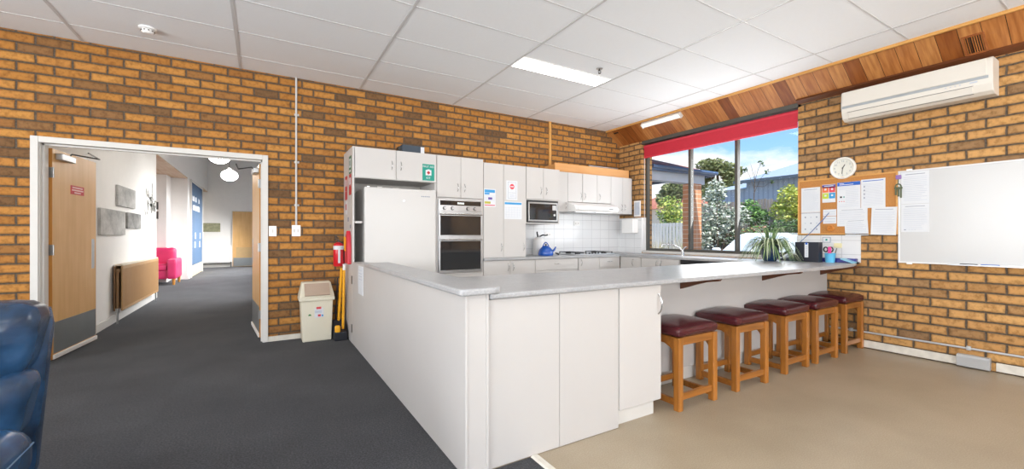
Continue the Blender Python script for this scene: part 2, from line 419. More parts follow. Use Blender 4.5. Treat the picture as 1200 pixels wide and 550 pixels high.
for i, (a, c) in enumerate(LOP):
    b = MB(M['bronze']); m = (a + c) / 2
    for y0, y1 in ((a, a + .05), (c - .05, c), (m - .025, m + .025)): b.box(-4.65, -4.60, y0, y1, .75, 2.6)
    b.box(-4.65, -4.60, a, c, .75, .8); b.box(-4.65, -4.60, a, c, 2.55, 2.6)
    w = struct(b, 'window_%d' % (i + 10), 'wide two-pane window in the side brick wall of the lounge', 'window')
    for y0, y1 in ((a + .05, m - .025), (m + .025, c - .05)): MB(M['glass']).box(-4.628, -4.622, y0, y1, .8, 2.55).build('pane', w)

b = MB(M['ceil']); b.box(-4.75, 5.20, -3.75, YB, ZC, 3.09)
cl = struct(b, 'ceiling', 'white suspended ceiling of large boards in a grey grid', 'ceiling')
b = MB(M['tee'])
for k in range(-3, 6):
    x = -1.45 + 1.245 * k
    if -4.4 < x < 5.2: b.box(x - .012, x + .012, -3.6, YB, ZC - .004, ZC + .002)
for k in range(-1, 15):
    y = 5.07 - .605 * k
    if -3.6 < y < YB: b.box(-4.5, 5.195, y - .005, y + .005, ZC - .003, ZC + .002)
b.build('ceiling_grid', cl)
b = MB(M['cedar']); b.prism([(5.20, 3.03), (5.53, 2.775), (5.53, 2.83), (5.20, 3.09)], 'y', -3.6, YB)
struct(b, 'ceiling.001', 'sloping cedar board lining along the edge of the white ceiling', 'ceiling')
b = MB(M['ltwood']); b.prism([(5.178, 3.002), (5.203, 3.002), (5.203, 3.045), (5.178, 3.045)], 'y', -3.6, YB, .004)
struct(b, 'trim_1', 'blond timber edging strip between white ceiling and cedar lining', 'trim')
b = MB(M['dkwood']); b.prism([(5.455, 2.80), (5.51, 2.765), (5.51, 2.80), (5.47, 2.83)], 'y', -3.6, 2.53)
struct(b, 'trim_2', 'dark stained quad moulding under the cedar lining above the brick', 'trim')

b = MB(M['carpet']); b.box(-4.5, 1.27, -3.6, 1.885, -.06, 0); b.box(-4.5, .96, 1.885, YB, -.06, 0); b.box(-1.79, .057, YB, 5.63, -.06, 0)
b.box(-4.2, 3.2, 5.63, 19.3, -.06, 0)
struct(b, 'floor', 'charcoal carpet of the lounge side running through into the hall', 'floor')
b = MB(M['vinyl']); b.box(1.27, XR, -3.6, 1.885, -.06, 0); b.box(.96, XR, 1.885, YB, -.06, 0)
struct(b, 'floor.001', 'speckled beige vinyl flooring beneath the stools', 'floor')
b = MB(M['trimw']); b.prism([(1.245, 0), (1.255, .007), (1.285, .007), (1.295, 0)], 'y', -3.6, 1.885)
struct(b, 'trim_3', 'pale metal joining strip between charcoal carpet and beige vinyl', 'trim')
# skirtings
b = MB(M['trimw']); b.box(XR - .018, XR, 1.183, 1.93, .012, .085, .003); b.box(XR - .018, XR, -3.6, .955, .012, .085, .003)
struct(b, 'baseboard_right', 'scuffed white skirting board along the foot of the brick wall', 'baseboard')
b = MB(M['trimw']); b.box(.057, .80, YB - .015, YB, 0, .058, .003); b.box(-4.5, -1.79, YB - .015, YB, 0, .058, .003)
struct(b, 'baseboard_back', 'low worn white skirting board behind the cream bin', 'baseboard')
# splashback tiles
b = MB(M['splash']); b.box(3.13, XR, YB - .008, YB, .90, 1.60)
struct(b, 'trim_4', 'white square tiles on the wall behind the cooktop', 'tiles')
b = MB(M['splashY']); b.box(XR - .008, XR, 4.93, YB - .008, .90, 1.50); b.m(M['white']).box(XR - .008, 5.625, 4.918, 4.93, .93, 1.50)
struct(b, 'trim_5', 'white tiles on the short wall between cooktop corner and window', 'tiles')
b = MB(M['splashY']); b.box(XR - .008, XR, 1.918, 2.54, .905, 1.2)
struct(b, 'trim_6', 'white tiled panel on the brick above the bar end', 'tiles')

# ------------------------------------------------------------------ kitchen window
XW = 5.63
w1 = thing('window_1', 'wide three-pane kitchen window in dark bronze aluminium', 'window', (XW, 3.73, .93), kind='structure')
b = MB(M['bronze'])
b.box(XW - .03, XW + .03, 2.45, 4.93, .93, .985, .004); b.box(XW - .03, XW + .03, 2.45, 4.93, 2.70, 2.80, .004)
b.box(XW - .03, XW + .03, 4.885, 4.93, .985, 2.70, .004); b.box(XW - .03, XW + .03, 2.45, 2.49, .985, 2.70, .004)
b.box(5.51, XW, 2.50, 4.93, 2.735, 2.80)
b.build('window_frame', w1)
for y, wd in ((4.075, .045), (3.345, .04)):
    MB(M['bronze']).box(XW - .035, XW + .035, y - wd / 2, y + wd / 2, .985, 2.70, .004).build('mullion', w1)
for y0, y1 in ((2.49, 3.325), (3.365, 4.052), (4.098, 4.885)):
    MB(M['glass']).box(XW - .003, XW + .003, y0, y1, .985, 2.70).build('pane', w1)
MB(M['trim']).box(XR - .002, XW - .03, 2.53, 4.918, .905, .945, .004).build('window_sill', w1)
MB(M['dkmetal']).box(XW - .05, XW - .032, 4.06, 4.09, 1.12, 1.22, .004).build('latch', w1)
# roller blind
mb_ = mat('red_blind_fabric', 'c4283c', .65, var=.05, scale=30); mr_ = mat('red_blind_roll', 'd43a4c', .55, var=.05)
bl = thing('roller_blind', 'red fabric roller blind drawn up across the top of the kitchen window', 'blind', (5.56, 3.69, 2.5))
MB(mr_).cyl((5.555, 2.535, 2.685), (5.555, 4.90, 2.685), .036, n=20).build('roller', bl)
MB(mb_).box(5.520, 5.524, 2.54, 4.89, 2.515, 2.685).build('fabric', bl)
MB(mr_).box(5.515, 5.529, 2.54, 4.89, 2.495, 2.52, .004).build('bottom_rail', bl)
b = MB(M['white']); b.tube([(5.545, 4.905, 2.68), (5.545, 4.908, 2.0), (5.545, 4.905, 1.15), (5.552, 4.905, 1.13), (5.555, 4.908, 2.0), (5.555, 4.905, 2.68)], .0022, 6); b.build('pull_cord', bl)

# ------------------------------------------------------------------ doorway and doors
b = MB(M['trim'])
def pframe(x0, x1, z0, z1): b.box(x0, x1, YB - .018, YB + .003, z0, z1, .004)
pframe(-1.79, -1.738, 0, 2.10); pframe(.003, .057, 0, 2.10); pframe(-1.738, .003, 2.045, 2.10)
b.box(-1.765, -1.732, YB, 5.63, 0, 2.06); b.box(.0, .035, YB, 5.63, 0, 2.06); b.box(-1.738, .003, YB, 5.63, 2.045, 2.08)
b.box(-1.735, -1.72, 5.50, 5.53, 0, 2.046); b.box(-.015, .0, 5.50, 5.53, 0, 2.046); b.box(-1.735, 0, 5.50, 5.53, 2.03, 2.046)
struct(b, 'trim_7', 'pale grey painted frame of the double doorway', 'door frame')
M['oak'] = wood('blond_oak_veneer', 'e0b478', 'cf9f5e', 'Z', .4, .7)
M['oakedge'] = wood('door_edge_timber', 'c68d45', 'b5772f', 'Z', .45)
M['kick'] = mat('grey_kick_plate', '9aa0a2', .38, .7, var=.05)
def leaf(name, hx, hy, ang, side, label):
    """leaf in local frame: u along the leaf, thickness toward -side"""
    d = thing(name, label, 'door', (hx, hy, 0), 0, kind='structure')
    u = Vector((math.cos(ang), math.sin(ang), 0)); n = Vector((u.y, -u.x, 0)) * side   # n: face towards the passage
    T = Matrix((( u.x, n.x, 0, hx), (u.y, n.y, 0, hy), (0, 0, 1, 0), (0, 0, 0, 1)))
    def P(m): q = MB(m); q.T = T; return q
    q = P(M['oak']); q.box(.003, .877, -.038, 0, .012, 2.03); q.m(M['oakedge']).box(0, .003, -.038, 0, .012, 2.03).box(.877, .88, -.038, 0, .012, 2.03)
    q.build('door_panel', d)
    P(M['kick']).box(.02, .87, 0, .002, .065, .365).build('kick_plate', d)
    P(M['white']).box(.005, .88, 0, .014, .015, .058, .004).build('draught_strip', d)
    P(M['steel']).box(.775, .835, 0, .003, .83, 1.16, .001).build('push_plate', d)
    for z in (.28, 1.06, 1.80):
        hg = P(M['steel']).box(-.004, .002, -.034, .006, z - .05, z + .05).build('hinge', d); P(M['steel']).cyl((-.003, .008, z - .05), (-.003, .008, z + .05), .007).build('hinge_pin', hg)
    c = P(M['steel']); c.box(.05, .30, 0, .055, 1.93, 1.99, .006); c = c.build('door_closer', d)
    a = P(M['dkmetal']); a.tube([(.20, .05, 1.995), (.20, .06, 2.01), (.46, .18, 2.012), (.10, .22, 2.018)], .007, 8); a.build('closer_arm', c)
    return d, P
dl, P = leaf('door_1', -1.715, 5.655, math.radians(84.5), 1, 'open blond timber double door leaf beside the hall radiator')
q = P(mat('red_sign', 'c8262f', .5)); q.box(.33, .60, 0, .003, 1.625, 1.715)
sg = q.m(mat('pale_lettering', 'f0c9c4', .6))
for k, (w0, w1_) in enumerate(((.36, .57), (.35, .58), (.40, .53))): q.box(w0, w1_, .003, .0036, 1.695 - k * .026 - .007, 1.695 - k * .026 + .007)
q.build('sign', dl, 'red sign with pale lettering')
leaf('door_2', -.028, 5.655, math.radians(95.6), -1, 'open blond timber double door leaf seen edge-on in front of the hall wall')
# ------------------------------------------------------------------ kitchen joinery
def bow(parent, c, ax, out, L=.1, pr=.026, r=.0042):
    """small D handle centred at c, along ax, standing off along out"""
    c, ax, out = Vector(c), Vector(ax), Vector(out); pts = []
    for k in range(9):
        t = k / 8; pts.append(c + ax * (t - .5) * L + out * pr * math.sin(PI * t) ** .6)
    return MB(M['chrome']).tube(pts, r, 8).build('handle', parent)
def door(parent, x0, x1, z0, z1, y, hx=None, hz=None, name='door', horiz=False):
    d = MB(M['lam']).box(x0 + .0015, x1 - .0015, y - .018, y, z0 + .0015, z1 - .0015, .0018, 1).build(name, parent)
    if hx is not None: bow(d, (hx, y - .018, hz), (1, 0, 0) if horiz else (0, 0, 1), (0, -1, 0))
    return d
YF = 4.87
YK = YB - .010
# tall end panel and fridge housing
t = thing('fridge_housing', 'tall white cupboard housing with two high doors above the fridge', 'cabinet', (1.34, 5.15, 0))
b = MB(M['lam']); b.box(.857, .876, YF, YK, 0, 2.19, .001, 1); b.build('end_panel', t)
b = MB(M['lam']); b.box(.876, 1.83, YF + .002, YK, 1.842, 1.86); b.box(.876, 1.83, YF + .002, YK, 2.172, 2.19); b.box(1.812, 1.83, YF + .002, YK, .0, 2.19)
b.m(M['shadowgap']).box(.876, 1.812, YK - .02, YK, 0, 2.19)
b.build('carcass', t)
MB(M['lam']).box(.876, .965, YF + .01, YF + .19, 1.335, 1.36, .002).build('shelf_bracket', t)
door(t, .878, 1.334, 1.845, 2.187, YF, 1.285, 2.01); door(t, 1.336, 1.828, 1.845, 2.187, YF, 1.39, 2.01)
b = MB(M['dkmetal'])
for z in (.66, .12): MB(M['dkmetal']).box(.852, .858, YF + .015, YF + .05, z, z + .09).build('hinge', t)
# oven tower
t = thing('oven_tower', 'tall white oven tower cupboard with two doors above the double oven', 'cabinet', (2.15, 5.15, 0))
b = MB(M['lam']); b.box(1.832, 1.85, YF, YK, 0, 2.19); b.box(2.452, 2.47, YF, YK, 0, 2.19); b.box(1.85, 2.452, YF, YK, 1.652, 1.67); b.box(1.85, 2.452, YF, YK, .705, .727)
b.box(1.85, 2.452, YF, YK, 2.172, 2.19); b.m(M['shadowgap']).box(1.85, 2.452, YK - .02, YK, 0, 2.172); b.build('carcass', t)
door(t, 1.834, 2.15, 1.672, 2.188, YF, 2.105, 1.80); door(t, 2.152, 2.468, 1.672, 2.188, YF, 2.2, 1.80)
door(t, 1.834, 2.468, .12, .705, YF, 2.15, .65, 'drawer', True)
# double oven
t = thing('double_oven', 'built-in stainless double wall oven with dark glass doors', 'oven', (2.15, 5.1, .73))
x0, x1, yf = 1.853, 2.449, YF - .004
b = MB(M['steel']); b.box(x0, x1, yf, 5.40, .73, 1.65, .003); b.build('housing', t)
b = MB(M['steel']); b.box(x0 + .002, x1 - .002, yf - .018, yf, 1.50, 1.645, .003)
p = b.build('control_panel', t)
MB(M['dkglass']).box(x0 + .02, x1 - .02, yf - .0195, yf - .018, 1.575, 1.632).build('display', p)
q = MB(emit('display_glow', 'e9f3f4', .8))
for k in range(4): q.box(2.105 + k * .024, 2.12 + k * .024, yf - .0205, yf - .0195, 1.593, 1.613)
q.build('clock_digits', p)
for x in (1.93, 2.035, 2.245, 2.345):
    MB(M['steel']).cyl((x, yf - .018, 1.537), (x, yf - .04, 1.537), .017, .014, 18).build('knob', p)
    MB(M['black']).cyl((x, yf - .018, 1.537), (x, yf - .0205, 1.537), .023, n=18).build('knob_ring', p)
for z0, z1 in ((1.19, 1.495), (.755, 1.18)):
    b = MB(M['steel']); b.box(x0 + .004, x1 - .004, yf - .022, yf, z0, z1, .003); d = b.build('oven_door', t)
    MB(M['dkglass']).box(x0 + .022, x1 - .022, yf - .0235, yf - .022, z0 + .012, z1 - .05).build('door_glass', d)
    h = MB(M['chrome']); h.cyl((x0 + .02, yf - .058, z1 - .03), (x1 - .02, yf - .058, z1 - .03), .011)
    for x in (x0 + .05, x1 - .05): h.cyl((x, yf - .02, z1 - .03), (x, yf - .058, z1 - .03), .007)
    h.build('handle', d)
MB(M['steel']).box(x0 + .004, x1 - .004, yf - .02, yf, .733, .75, .002).build('vent_trim', t)
# pantry
t = thing('pantry_cupboard', 'tall two-door white pantry cupboard standing on the bench between oven and microwave', 'cabinet', (2.8, 5.15, .9))
b = MB(M['lam']); b.box(2.472, 2.49, YF, YK, .9, 2.155); b.box(3.112, 3.13, YF, YK, .9, 2.155); b.box(2.49, 3.112, YF, YK, 2.137, 2.155); b.box(2.49, 3.112, YF, YK, .9, .92)
b.m(M['shadowgap']).box(2.49, 3.112, YF + .02, YK, .92, 2.137); b.build('carcass', t)
door(t, 2.474, 2.772, .905, 2.153, YF, 2.735, 1.04); door(t, 2.774, 3.128, .905, 2.153, YF, 3.085, 1.04)
# microwave cupboard
t = thing('microwave_cupboard', 'white two-door wall cupboard with an open shelf for the microwave', 'cabinet', (3.42, 5.15, 1.37))
b = MB(M['lam']); b.box(3.132, 3.146, YF, YK, 1.365, 2.155); b.box(3.70, 3.714, YF, YK, 1.365, 2.155); b.box(3.146, 3.70, YF, YK, 1.695, 1.71)
b.box(3.146, 3.70, YF, YK, 2.14, 2.155); b.box(3.146, 3.70, YF, YK, 1.365, 1.38); b.m(M['shadowgap']).box(3.146, 3.70, YK - .02, YK, 1.38, 2.14); b.build('carcass', t)
door(t, 3.134, 3.423, 1.708, 2.153, YF, 3.375, 1.83); door(t, 3.425, 3.712, 1.708, 2.153, YF, 3.47, 1.83)
t = thing('microwave', 'built-in microwave with steel frame under the small two-door cupboard', 'microwave', (3.42, 5.1, 1.382))
b = MB(M['black']); b.box(3.15, 3.696, YF - .002, 5.30, 1.382, 1.693, .003); b.build('body', t)
b = MB(M['steel']); a0, a1, c0, c1, y0, y1 = 3.172, 3.68, 1.397, 1.668, YF - .016, YF - .002
b.box(a0, a1, y0, y1, c0, c0 + .022, .002); b.box(a0, a1, y0, y1, c1 - .022, c1, .002); b.box(a0, a0 + .02, y0, y1, c0 + .022, c1 - .022, .002); b.box(a1 - .02, a1, y0, y1, c0 + .022, c1 - .022, .002)
b.build('trim_frame', t)
MB(M['dkglass']).box(a0 + .02, a1 - .02, y0 + .003, y1, c0 + .022, c1 - .022).build('door', t)
q = MB(M['steel']); q.box(3.585, 3.65, y0 + .001, y0 + .003, 1.56, 1.63); q.build('display', t); MB(M['steel']).cyl((3.617, y0 + .003, 1.49), (3.617, y0 - .006, 1.49), .017).build('dial', t)
# wall cupboards over the cooktop (set back)
YW = 5.10
def wallcab(name, label, x0, x1, z0, doors, z1=2.175, curve=False):
    t = thing(name, label, 'cabinet', ((x0 + x1) / 2, 5.27, z0))
    b = MB(M['lam']); b.box(x0, x0 + .016, YW, YK, z0, z1); b.box(x1 - .016, x1, YW, YK, z0, z1); b.box(x0 + .016, x1 - .016, YW, YK, z0, z0 + .016); b.box(x0 + .016, x1 - .016, YW, YK, z1 - .016, z1)
    b.m(M['shadowgap']).box(x0 + .016, x1 - .016, YW + .02, YK, z0 + .016, z1 - .016); b.build('carcass', t)
    for d in doors: door(t, d[0], d[1], z0, z1, YW, *d[2:])
    return t
wallcab('wall_cupboard', 'narrow white wall cupboard beside the microwave reaching below the rangehood top', 3.716, 4.042, 1.56, [(3.716, 4.042, 4.0, 1.66)])
wallcab('wall_cupboard', 'white wall cupboard above the rangehood with three doors', 4.044, 4.95, 1.722, [(4.044, 4.34, 4.30, 1.82), (4.346, 4.648, 4.385, 1.82), (4.65, 4.95, 4.69, 1.82)])
t = thing('wall_cupboard', 'white wall cupboard with rounded end filling the corner by the window', 'cabinet', (5.22, 5.27, 1.56))
prof = [(4.952, YW), (5.40, YW)] + [(5.40 + .1 * math.sin(a), YW + .1 - .1 * math.cos(a)) for a in [k * PI / 16 for k in range(1, 9)]] + [(5.50, YK), (4.952, YK)]
MB(M['lam']).prism(prof, 'z', 1.562, 2.173).build('carcass', t)
door(t, 4.953, 5.222, 1.56, 2.175, YW, 5.19, 1.67)
fr = [(5.224, YW - .018), (5.40, YW - .018)] + [(5.40 + .103 * math.sin(a), YW + .09 - .108 * math.cos(a)) for a in [k * PI / 16 for k in range(1, 9)]] + [(5.49, YW + .09), (5.40, YW), (5.224, YW)]
d = MB(M['lam']).prism(fr, 'z', 1.562, 2.173).build('door', t); bow(d, (5.26, YW - .018, 1.67), (0, 0, 1), (0, -1, 0))
# rangehood
t = thing('rangehood', 'white slide-out rangehood under the wall cupboards', 'rangehood', (4.5, 5.15, 1.55))
b = MB(M['white']); b.prism([(YK, 1.715), (5.085, 1.715), (4.93, 1.66), (4.90, 1.625), (4.90, 1.60), (4.93, 1.565), (YK, 1.565)], 'x', 4.046, 4.948, .004); b.build('canopy', t)
b = MB(M['white']); b.box(4.09, 4.90, 4.885, 4.905, 1.592, 1.632, .006); b.build('visor', t)
b = MB(M['steel']); b.box(4.10, 4.48, 4.96, 5.36, 1.556, 1.566); b.box(4.51, 4.89, 4.96, 5.36, 1.556, 1.566); b.build('filter', t)
MB(M['black']).box(4.72, 4.80, 4.878, 4.886, 1.605, 1.618).build('switch', t)
# timber box and lamp on top of the cupboards
b = MB(M['mdf']); b.box(3.86, 5.43, 5.17, 5.44, 2.178, 2.30, .003); b.box(3.85, 5.44, 5.15, 5.172, 2.178, 2.318, .003)
b.build('timber_box', None, 'long orange timber box lying along the top of the wall cupboards', 'box')
t = thing('lamp_batten', 'white tube lamp batten resting on the timber box above the cupboards', 'lamp', (4.95, 5.28, 2.30))
MB(M['white']).box(4.60, 5.30, 5.24, 5.30, 2.30, 2.335, .006).build('body', t)
MB(M['steel']).cyl((4.62, 5.262, 2.352), (5.28, 5.262, 2.352), .016).build('tube', t)
# box on overhead cabinet
t = thing('charcoal_box', 'small charcoal box with a white end label on top of the fridge housing', 'box', (1.56, 4.98, 2.19))
MB(mat('charcoal_card', '38434f', .6)).box(1.43, 1.70, 4.93, 5.06, 2.19, 2.285, .004).build('body', t)
MB(M['paper']).box(1.70, 1.702, 4.94, 5.05, 2.20, 2.275).box(1.655, 1.70, 4.928, 4.93, 2.20, 2.275).build('label', t)
MB(M['black']).box(1.39, 1.43, 4.95, 5.05, 2.19, 2.26, .004).build('end_cap', t)

# ------------------------------------------------------------------ refrigerator
t = thing('fridge', 'large white upright fridge in the housing beside the oven tower', 'fridge', (1.385, 5.1, 0))
fm = mat('fridge_white', 'c8c6c3', .28, var=.008, scale=2, spec=.4)
MB(fm).box(.985, 1.795, 4.875, 5.42, .03, 1.735, .008).build('body', t)
f = MB(fm).box(.972, 1.803, 4.80, 4.872, .56, 1.742, .012, 3).build('door', t)
MB(M['steel']).cyl((1.41, 4.80, 1.60), (1.41, 4.797, 1.60), .012).build('lock', f)
q = MB(M['inkd'])
for k in range(5): q.box(1.62 + k * .022, 1.634 + k * .022, 4.7985, 4.80, 1.655, 1.668)
q.build('badge', f)
MB(fm).box(.972, 1.803, 4.80, 4.872, .06, .55, .012, 3).build('freezer_drawer', t)
b = MB(M['black']); b.box(.99, 1.79, 4.86, 5.4, .0, .035); b.build('plinth', t)
for x in (1.0, 1.75): MB(M['chrome']).box(x, x + .03, 4.82, 4.90, 1.742, 1.752).build('hinge_cover', t)
for i, (x, w_, h_) in enumerate(((1.14, .06, .035), (1.32, .08, .028))):
    MB(mat('tray_white', 'd8d5cf', .5)).box(x, x + w_, 4.95, 5.1, 1.735, 1.735 + h_, .006).build('small_dish', None, ['white dish on top of the fridge nearer the end panel', 'low white tray on top of the fridge nearer the oven'][i], 'dish', 'dishes on the fridge')

# ------------------------------------------------------------------ base cupboards and benches
BASE_FRONT = 4.872
def basecab(label, x0, x1, fronts, name='base_cupboard'):
    t = thing(name, label, 'cabinet', ((x0 + x1) / 2, 5.15, 0))
    b = MB(M['lam']); b.box(x0, x1, BASE_FRONT + .001, YK - .01, .1, .865); b.m(M['shadowgap']).box(x0, x1, BASE_FRONT + .05, YK - .01, 0, .1); b.build('carcass', t)
    for f in fronts: door(t, *f)
    return t
y = BASE_FRONT
basecab('white two-door base cupboard under the pantry cupboard', 2.472, 3.285, [(2.473, 2.878, .105, .862, y, 2.84, .77), (2.88, 3.284, .105, .862, y, 2.92, .77)])
basecab('white drawer unit under the bench below the blue kettle', 3.287, 4.06, [(3.288, 4.059, .70, .862, y, 3.67, .79, 'drawer', True), (3.288, 4.059, .41, .698, y, 3.67, .56, 'drawer', True), (3.288, 4.059, .105, .408, y, 3.67, .26, 'drawer', True)], 'drawer_unit')
basecab('narrow white base cupboard under the cooktop', 4.07, 4.48, [(4.071, 4.479, .105, .862, y, 4.115, .79)])
basecab('white corner drawer unit beside the cooktop', 4.482, 4.94, [(4.483, 4.92, .70, .862, y, 4.70, .79, 'drawer', True), (4.483, 4.92, .105, .698, y, 4.70, .56, 'drawer', True)], 'drawer_unit')
XBF = 4.945
def basecabR(label, y0, y1, fronts, name='base_cupboard'):
    t = thing(name, label, 'cabinet', (5.2, (y0 + y1) / 2, 0))
    b = MB(M['lam']); b.box(XBF + .001, XR - .01, y0, y1, .1, .865); b.m(M['shadowgap']).box(XBF + .05, XR - .01, y0, y1, 0, .1); b.build('carcass', t)
    for a0, a1, hy in fronts:
        d = MB(M['lam']).box(XBF - .018, XBF, a0 + .0015, a1 - .0015, .105, .862, .0018, 1).build('door', t)
        bow(d, (XBF - .018, hy, .78), (0, 0, 1), (-1, 0, 0))
basecabR('white corner base cupboard under the window bench', 4.42, 4.865, [(4.43, 4.85, 4.58)])
basecabR('white two-door base cupboard below the sink tap', 3.75, 4.418, [(4.085, 4.417, 4.125), (3.752, 4.083, 4.045)])
t = thing('dishwasher', 'white dishwasher under the window bench with a dark gap above', 'dishwasher', (5.22, 3.44, 0))
MB(M['white']).box(XBF + .02, XR - .02, 3.14, 3.74, .02, .80, .004).build('body', t)
MB(M['white']).box(XBF - .015, XBF + .02, 3.145, 3.735, .10, .80, .006).build('door', t)
MB(M['black']).box(XBF - .003, XBF + .3, 3.14, 3.74, .80, .862).build('top_gap', t)  # black block painted in for the shade of the open gap
basecabR('white base cupboard at the junction of window bench and bar', 2.73, 3.125, [(2.74, 3.12, 2.80)])
b = MB(M['bench'])
L = [(2.472, 4.83), (4.92, 4.83), (4.92, 2.73), (5.50, 2.73), (5.50, 5.44), (2.472, 5.44)]
b.prism(L, 'z', .867, .90, .006)
b.build('benchtop', None, 'grey L-shaped kitchen benchtop running from the oven round to the window', 'benchtop')

# cooktop
t = thing('cooktop', 'steel gas cooktop with black trivets set in the bench under the rangehood', 'cooktop', (4.45, 5.12, .90))
MB(M['steel']).box(4.02, 4.88, 4.90, 5.36, .90, .912, .004).build('plate', t)
for x in (4.18, 4.45, 4.72):
    for yy in (5.01, 5.24):
        if x == 4.45 and yy == 5.01: continue
        MB(M['black']).lathe([(.001, 0), (.045, 0), (.045, .012), (.03, .018), (.001, .018)], (x, yy, .912), 16).build('burner', t)
for x in (4.18, 4.72):
    q = MB(M['black'])
    for yy in (4.93, 5.125, 5.33): q.box(x - .11, x + .11, yy - .005, yy + .005, .935, .943)
    for xx in (x - .105, x, x + .105): q.box(xx - .005, xx + .005, 4.93, 5.33, .933, .941)
    for xx in (x - .105, x + .105):
        for yy in (4.935, 5.325): q.box(xx - .005, xx + .005, yy - .005, yy + .005, .912, .938)
    q.build('trivet', t)
for k in range(4): MB(M['black']).cyl((4.36 + k * .06, 4.94, .912), (4.36 + k * .06, 4.94, .935), .016, .013).build('knob', t)
# kettle and hot water flask
t = thing('water_urn', 'white hot water flask with black lever standing behind the blue kettle', 'flask', (3.66, 5.315, .90))
MB(M['white']).lathe([(.001, 0), (.085, 0), (.09, .01), (.088, .2), (.08, .24), (.05, .27), (.001, .275)], (3.66, 5.315, .90), 24).build('body', t)
MB(M['black']).tube([(3.64, 5.305, 1.175), (3.62, 5.295, 1.235), (3.61, 5.285, 1.25)], .012).build('pump_lever', t)
MB(M['black']).tube([(3.66, 5.295, 1.18), (3.70, 5.265, 1.205), (3.74, 5.245, 1.20), (3.775, 5.235, 1.207)], .011).build('spout', t)
t = thing('blue_kettle', 'bright blue kettle with arched handle on the kitchen bench', 'kettle', (3.62, 5.07, .90))
kb = mat('cobalt_enamel', '1450a8', .2, var=.05, coat=.5)
MB(kb).lathe([(.001, 0), (.105, 0), (.115, .015), (.112, .05), (.095, .09), (.07, .12), (.04, .135), (.001, .14)], (3.62, 5.07, .90), 28).build('body', t)
l = MB(kb).lathe([(.001, .13), (.045, .13), (.04, .145), (.001, .15)], (3.62, 5.07, .90), 20).build('lid', t)
MB(M['black']).lathe([(.001, .15), (.012, .152), (.016, .165), (.001, .175)], (3.62, 5.07, .90), 14).build('knob', l)
MB(kb).tube([(3.71, 5.04, .955), (3.745, 5.025, .985), (3.765, 5.015, 1.03)], [.022, .015, .010], 10).build('spout', t)
MB(kb).tube([(3.55 + .14 * k / 10, 5.07, 1.01 + .085 * math.sin(PI * k / 10)) for k in range(11)], .008).build('handle', t)
b = MB(M['black']); b.tube([(3.77, 5.04, .94), (3.80, 5.02, .925), (3.82, 5.01, .915)], [.006, .014, .014]); b.build('plug', None, 'small black power plug lying on the bench beside the blue kettle', 'plug')
b = MB(M['white']); b.lathe([(.001, 0), (.022, 0), (.022, .12), (.01, .14), (.01, .16), (.001, .16)], (3.22, 5.1, .90), 16); b.build('soap_bottle', None, 'slim white bottle on the bench at the edge of the pantry cupboard', 'bottle')
# sink tap
t = thing('sink_tap', 'chrome mixer tap on the bench under the kitchen window', 'tap', (5.36, 4.02, .90))
MB(M['chrome']).lathe([(.001, 0), (.028, 0), (.026, .02), (.02, .03), (.02, .085), (.001, .09)], (5.36, 4.02, .90), 18).build('body', t)
MB(M['chrome']).tube([(5.36, 4.02, .96), (5.33, 4.05, 1.01), (5.26, 4.10, 1.055), (5.18, 4.16, 1.07), (5.13, 4.20, 1.06), (5.125, 4.204, 1.03)], .011, 10).build('spout', t)
MB(M['chrome']).tube([(5.36, 4.02, .985), (5.37, 3.99, 1.01), (5.33, 3.93, 1.03)], [.014, .008, .006], 8).build('lever', t)
# power points on splashback, dispenser, framed notice
def plate(label, C, n, w, h, cat='power point', name='power_outlet', group=None, rock=2):
    C, n = Vector(C), Vector(n); u = Vector((-n.y, n.x, 0)); t = thing(name, label, cat, C, 0, group)
    MB(M['white']).quadbox(C, u, Z3, n, w, h, .008).build('plate', t)
    q = MB(M['trim'])
    for k in range(rock): q.quadbox(C + n * .008 + u * ((k - (rock - 1) / 2) * w * .45), u, Z3, n, w * .2, h * .3, .004)
    q.build('rocker', t); return t
plate('white power point on the tiles just beside the pantry cupboard', (3.35, YB - .008, 1.05), (0, -1, 0), .075, .115)
plate('white double power point on the tiles below the microwave', (3.93, YB - .008, 1.21), (0, -1, 0), .12, .075)
plate('white power point on the tiles beneath the rangehood', (4.52, YB - .008, 1.40), (0, -1, 0), .12, .075)
t = thing('towel_dispenser', 'white paper towel dispenser on the tiled wall left of the window', 'dispenser', (5.44, 5.13, 1.235))
MB(M['white']).box(5.37, XR - .008, 5.0, 5.26, 1.24, 1.475, .012, 3).build('body', t)
MB(M['trim']).box(5.385, 5.48, 5.02, 5.24, 1.232, 1.242).build('slot', t)
t = thing('wall_notice', 'grey framed notice on the brick between corner cupboard and window', 'notice', (5.5, 5.02, 1.5))
MB(M['white']).box(5.494, XR, 4.95, 5.09, 1.52, 1.79, .002).build('frame', t)
MB(M['ink']).box(5.491, 5.494, 4.965, 5.075, 1.545, 1.765).build('sheet', t)

# ------------------------------------------------------------------ peninsula
b = MB(M['lam2']); b.box(.858, .975, 1.872, YF, 0, .905, .002, 1)
hw = b.build('half_wall', None, 'long white half-height wall dividing charcoal carpet from the kitchen', 'half wall')
b = MB(M['lam']); b.box(.852, .864, 1.864, 1.876, 0, .905, .002, 1); b.box(.969, .981, 1.864, 1.876, 0, .905, .002, 1); b.build('corner_strip', hw)
pl = [(.808, 1.86)] + [(.83 + .02 * math.sin(a), 1.835) for a in (-.8,)] + [(.845, 1.828), (1.0, 1.828), (1.035, 1.845), (1.052, 1.88), (1.052, 4.08), (.815, 4.08)]
b = MB(M['bench']); b.prism(pl, 'z', .906, .94, .010, 3)
b.build('ledge_top', None, 'narrow grey ledge capping the long white half-height wall', 'ledge')
t = thing('peninsula_cupboard', 'white peninsula cupboard with two fixed panels and one door facing the viewer', 'cabinet', (1.64, 2.3, 0))
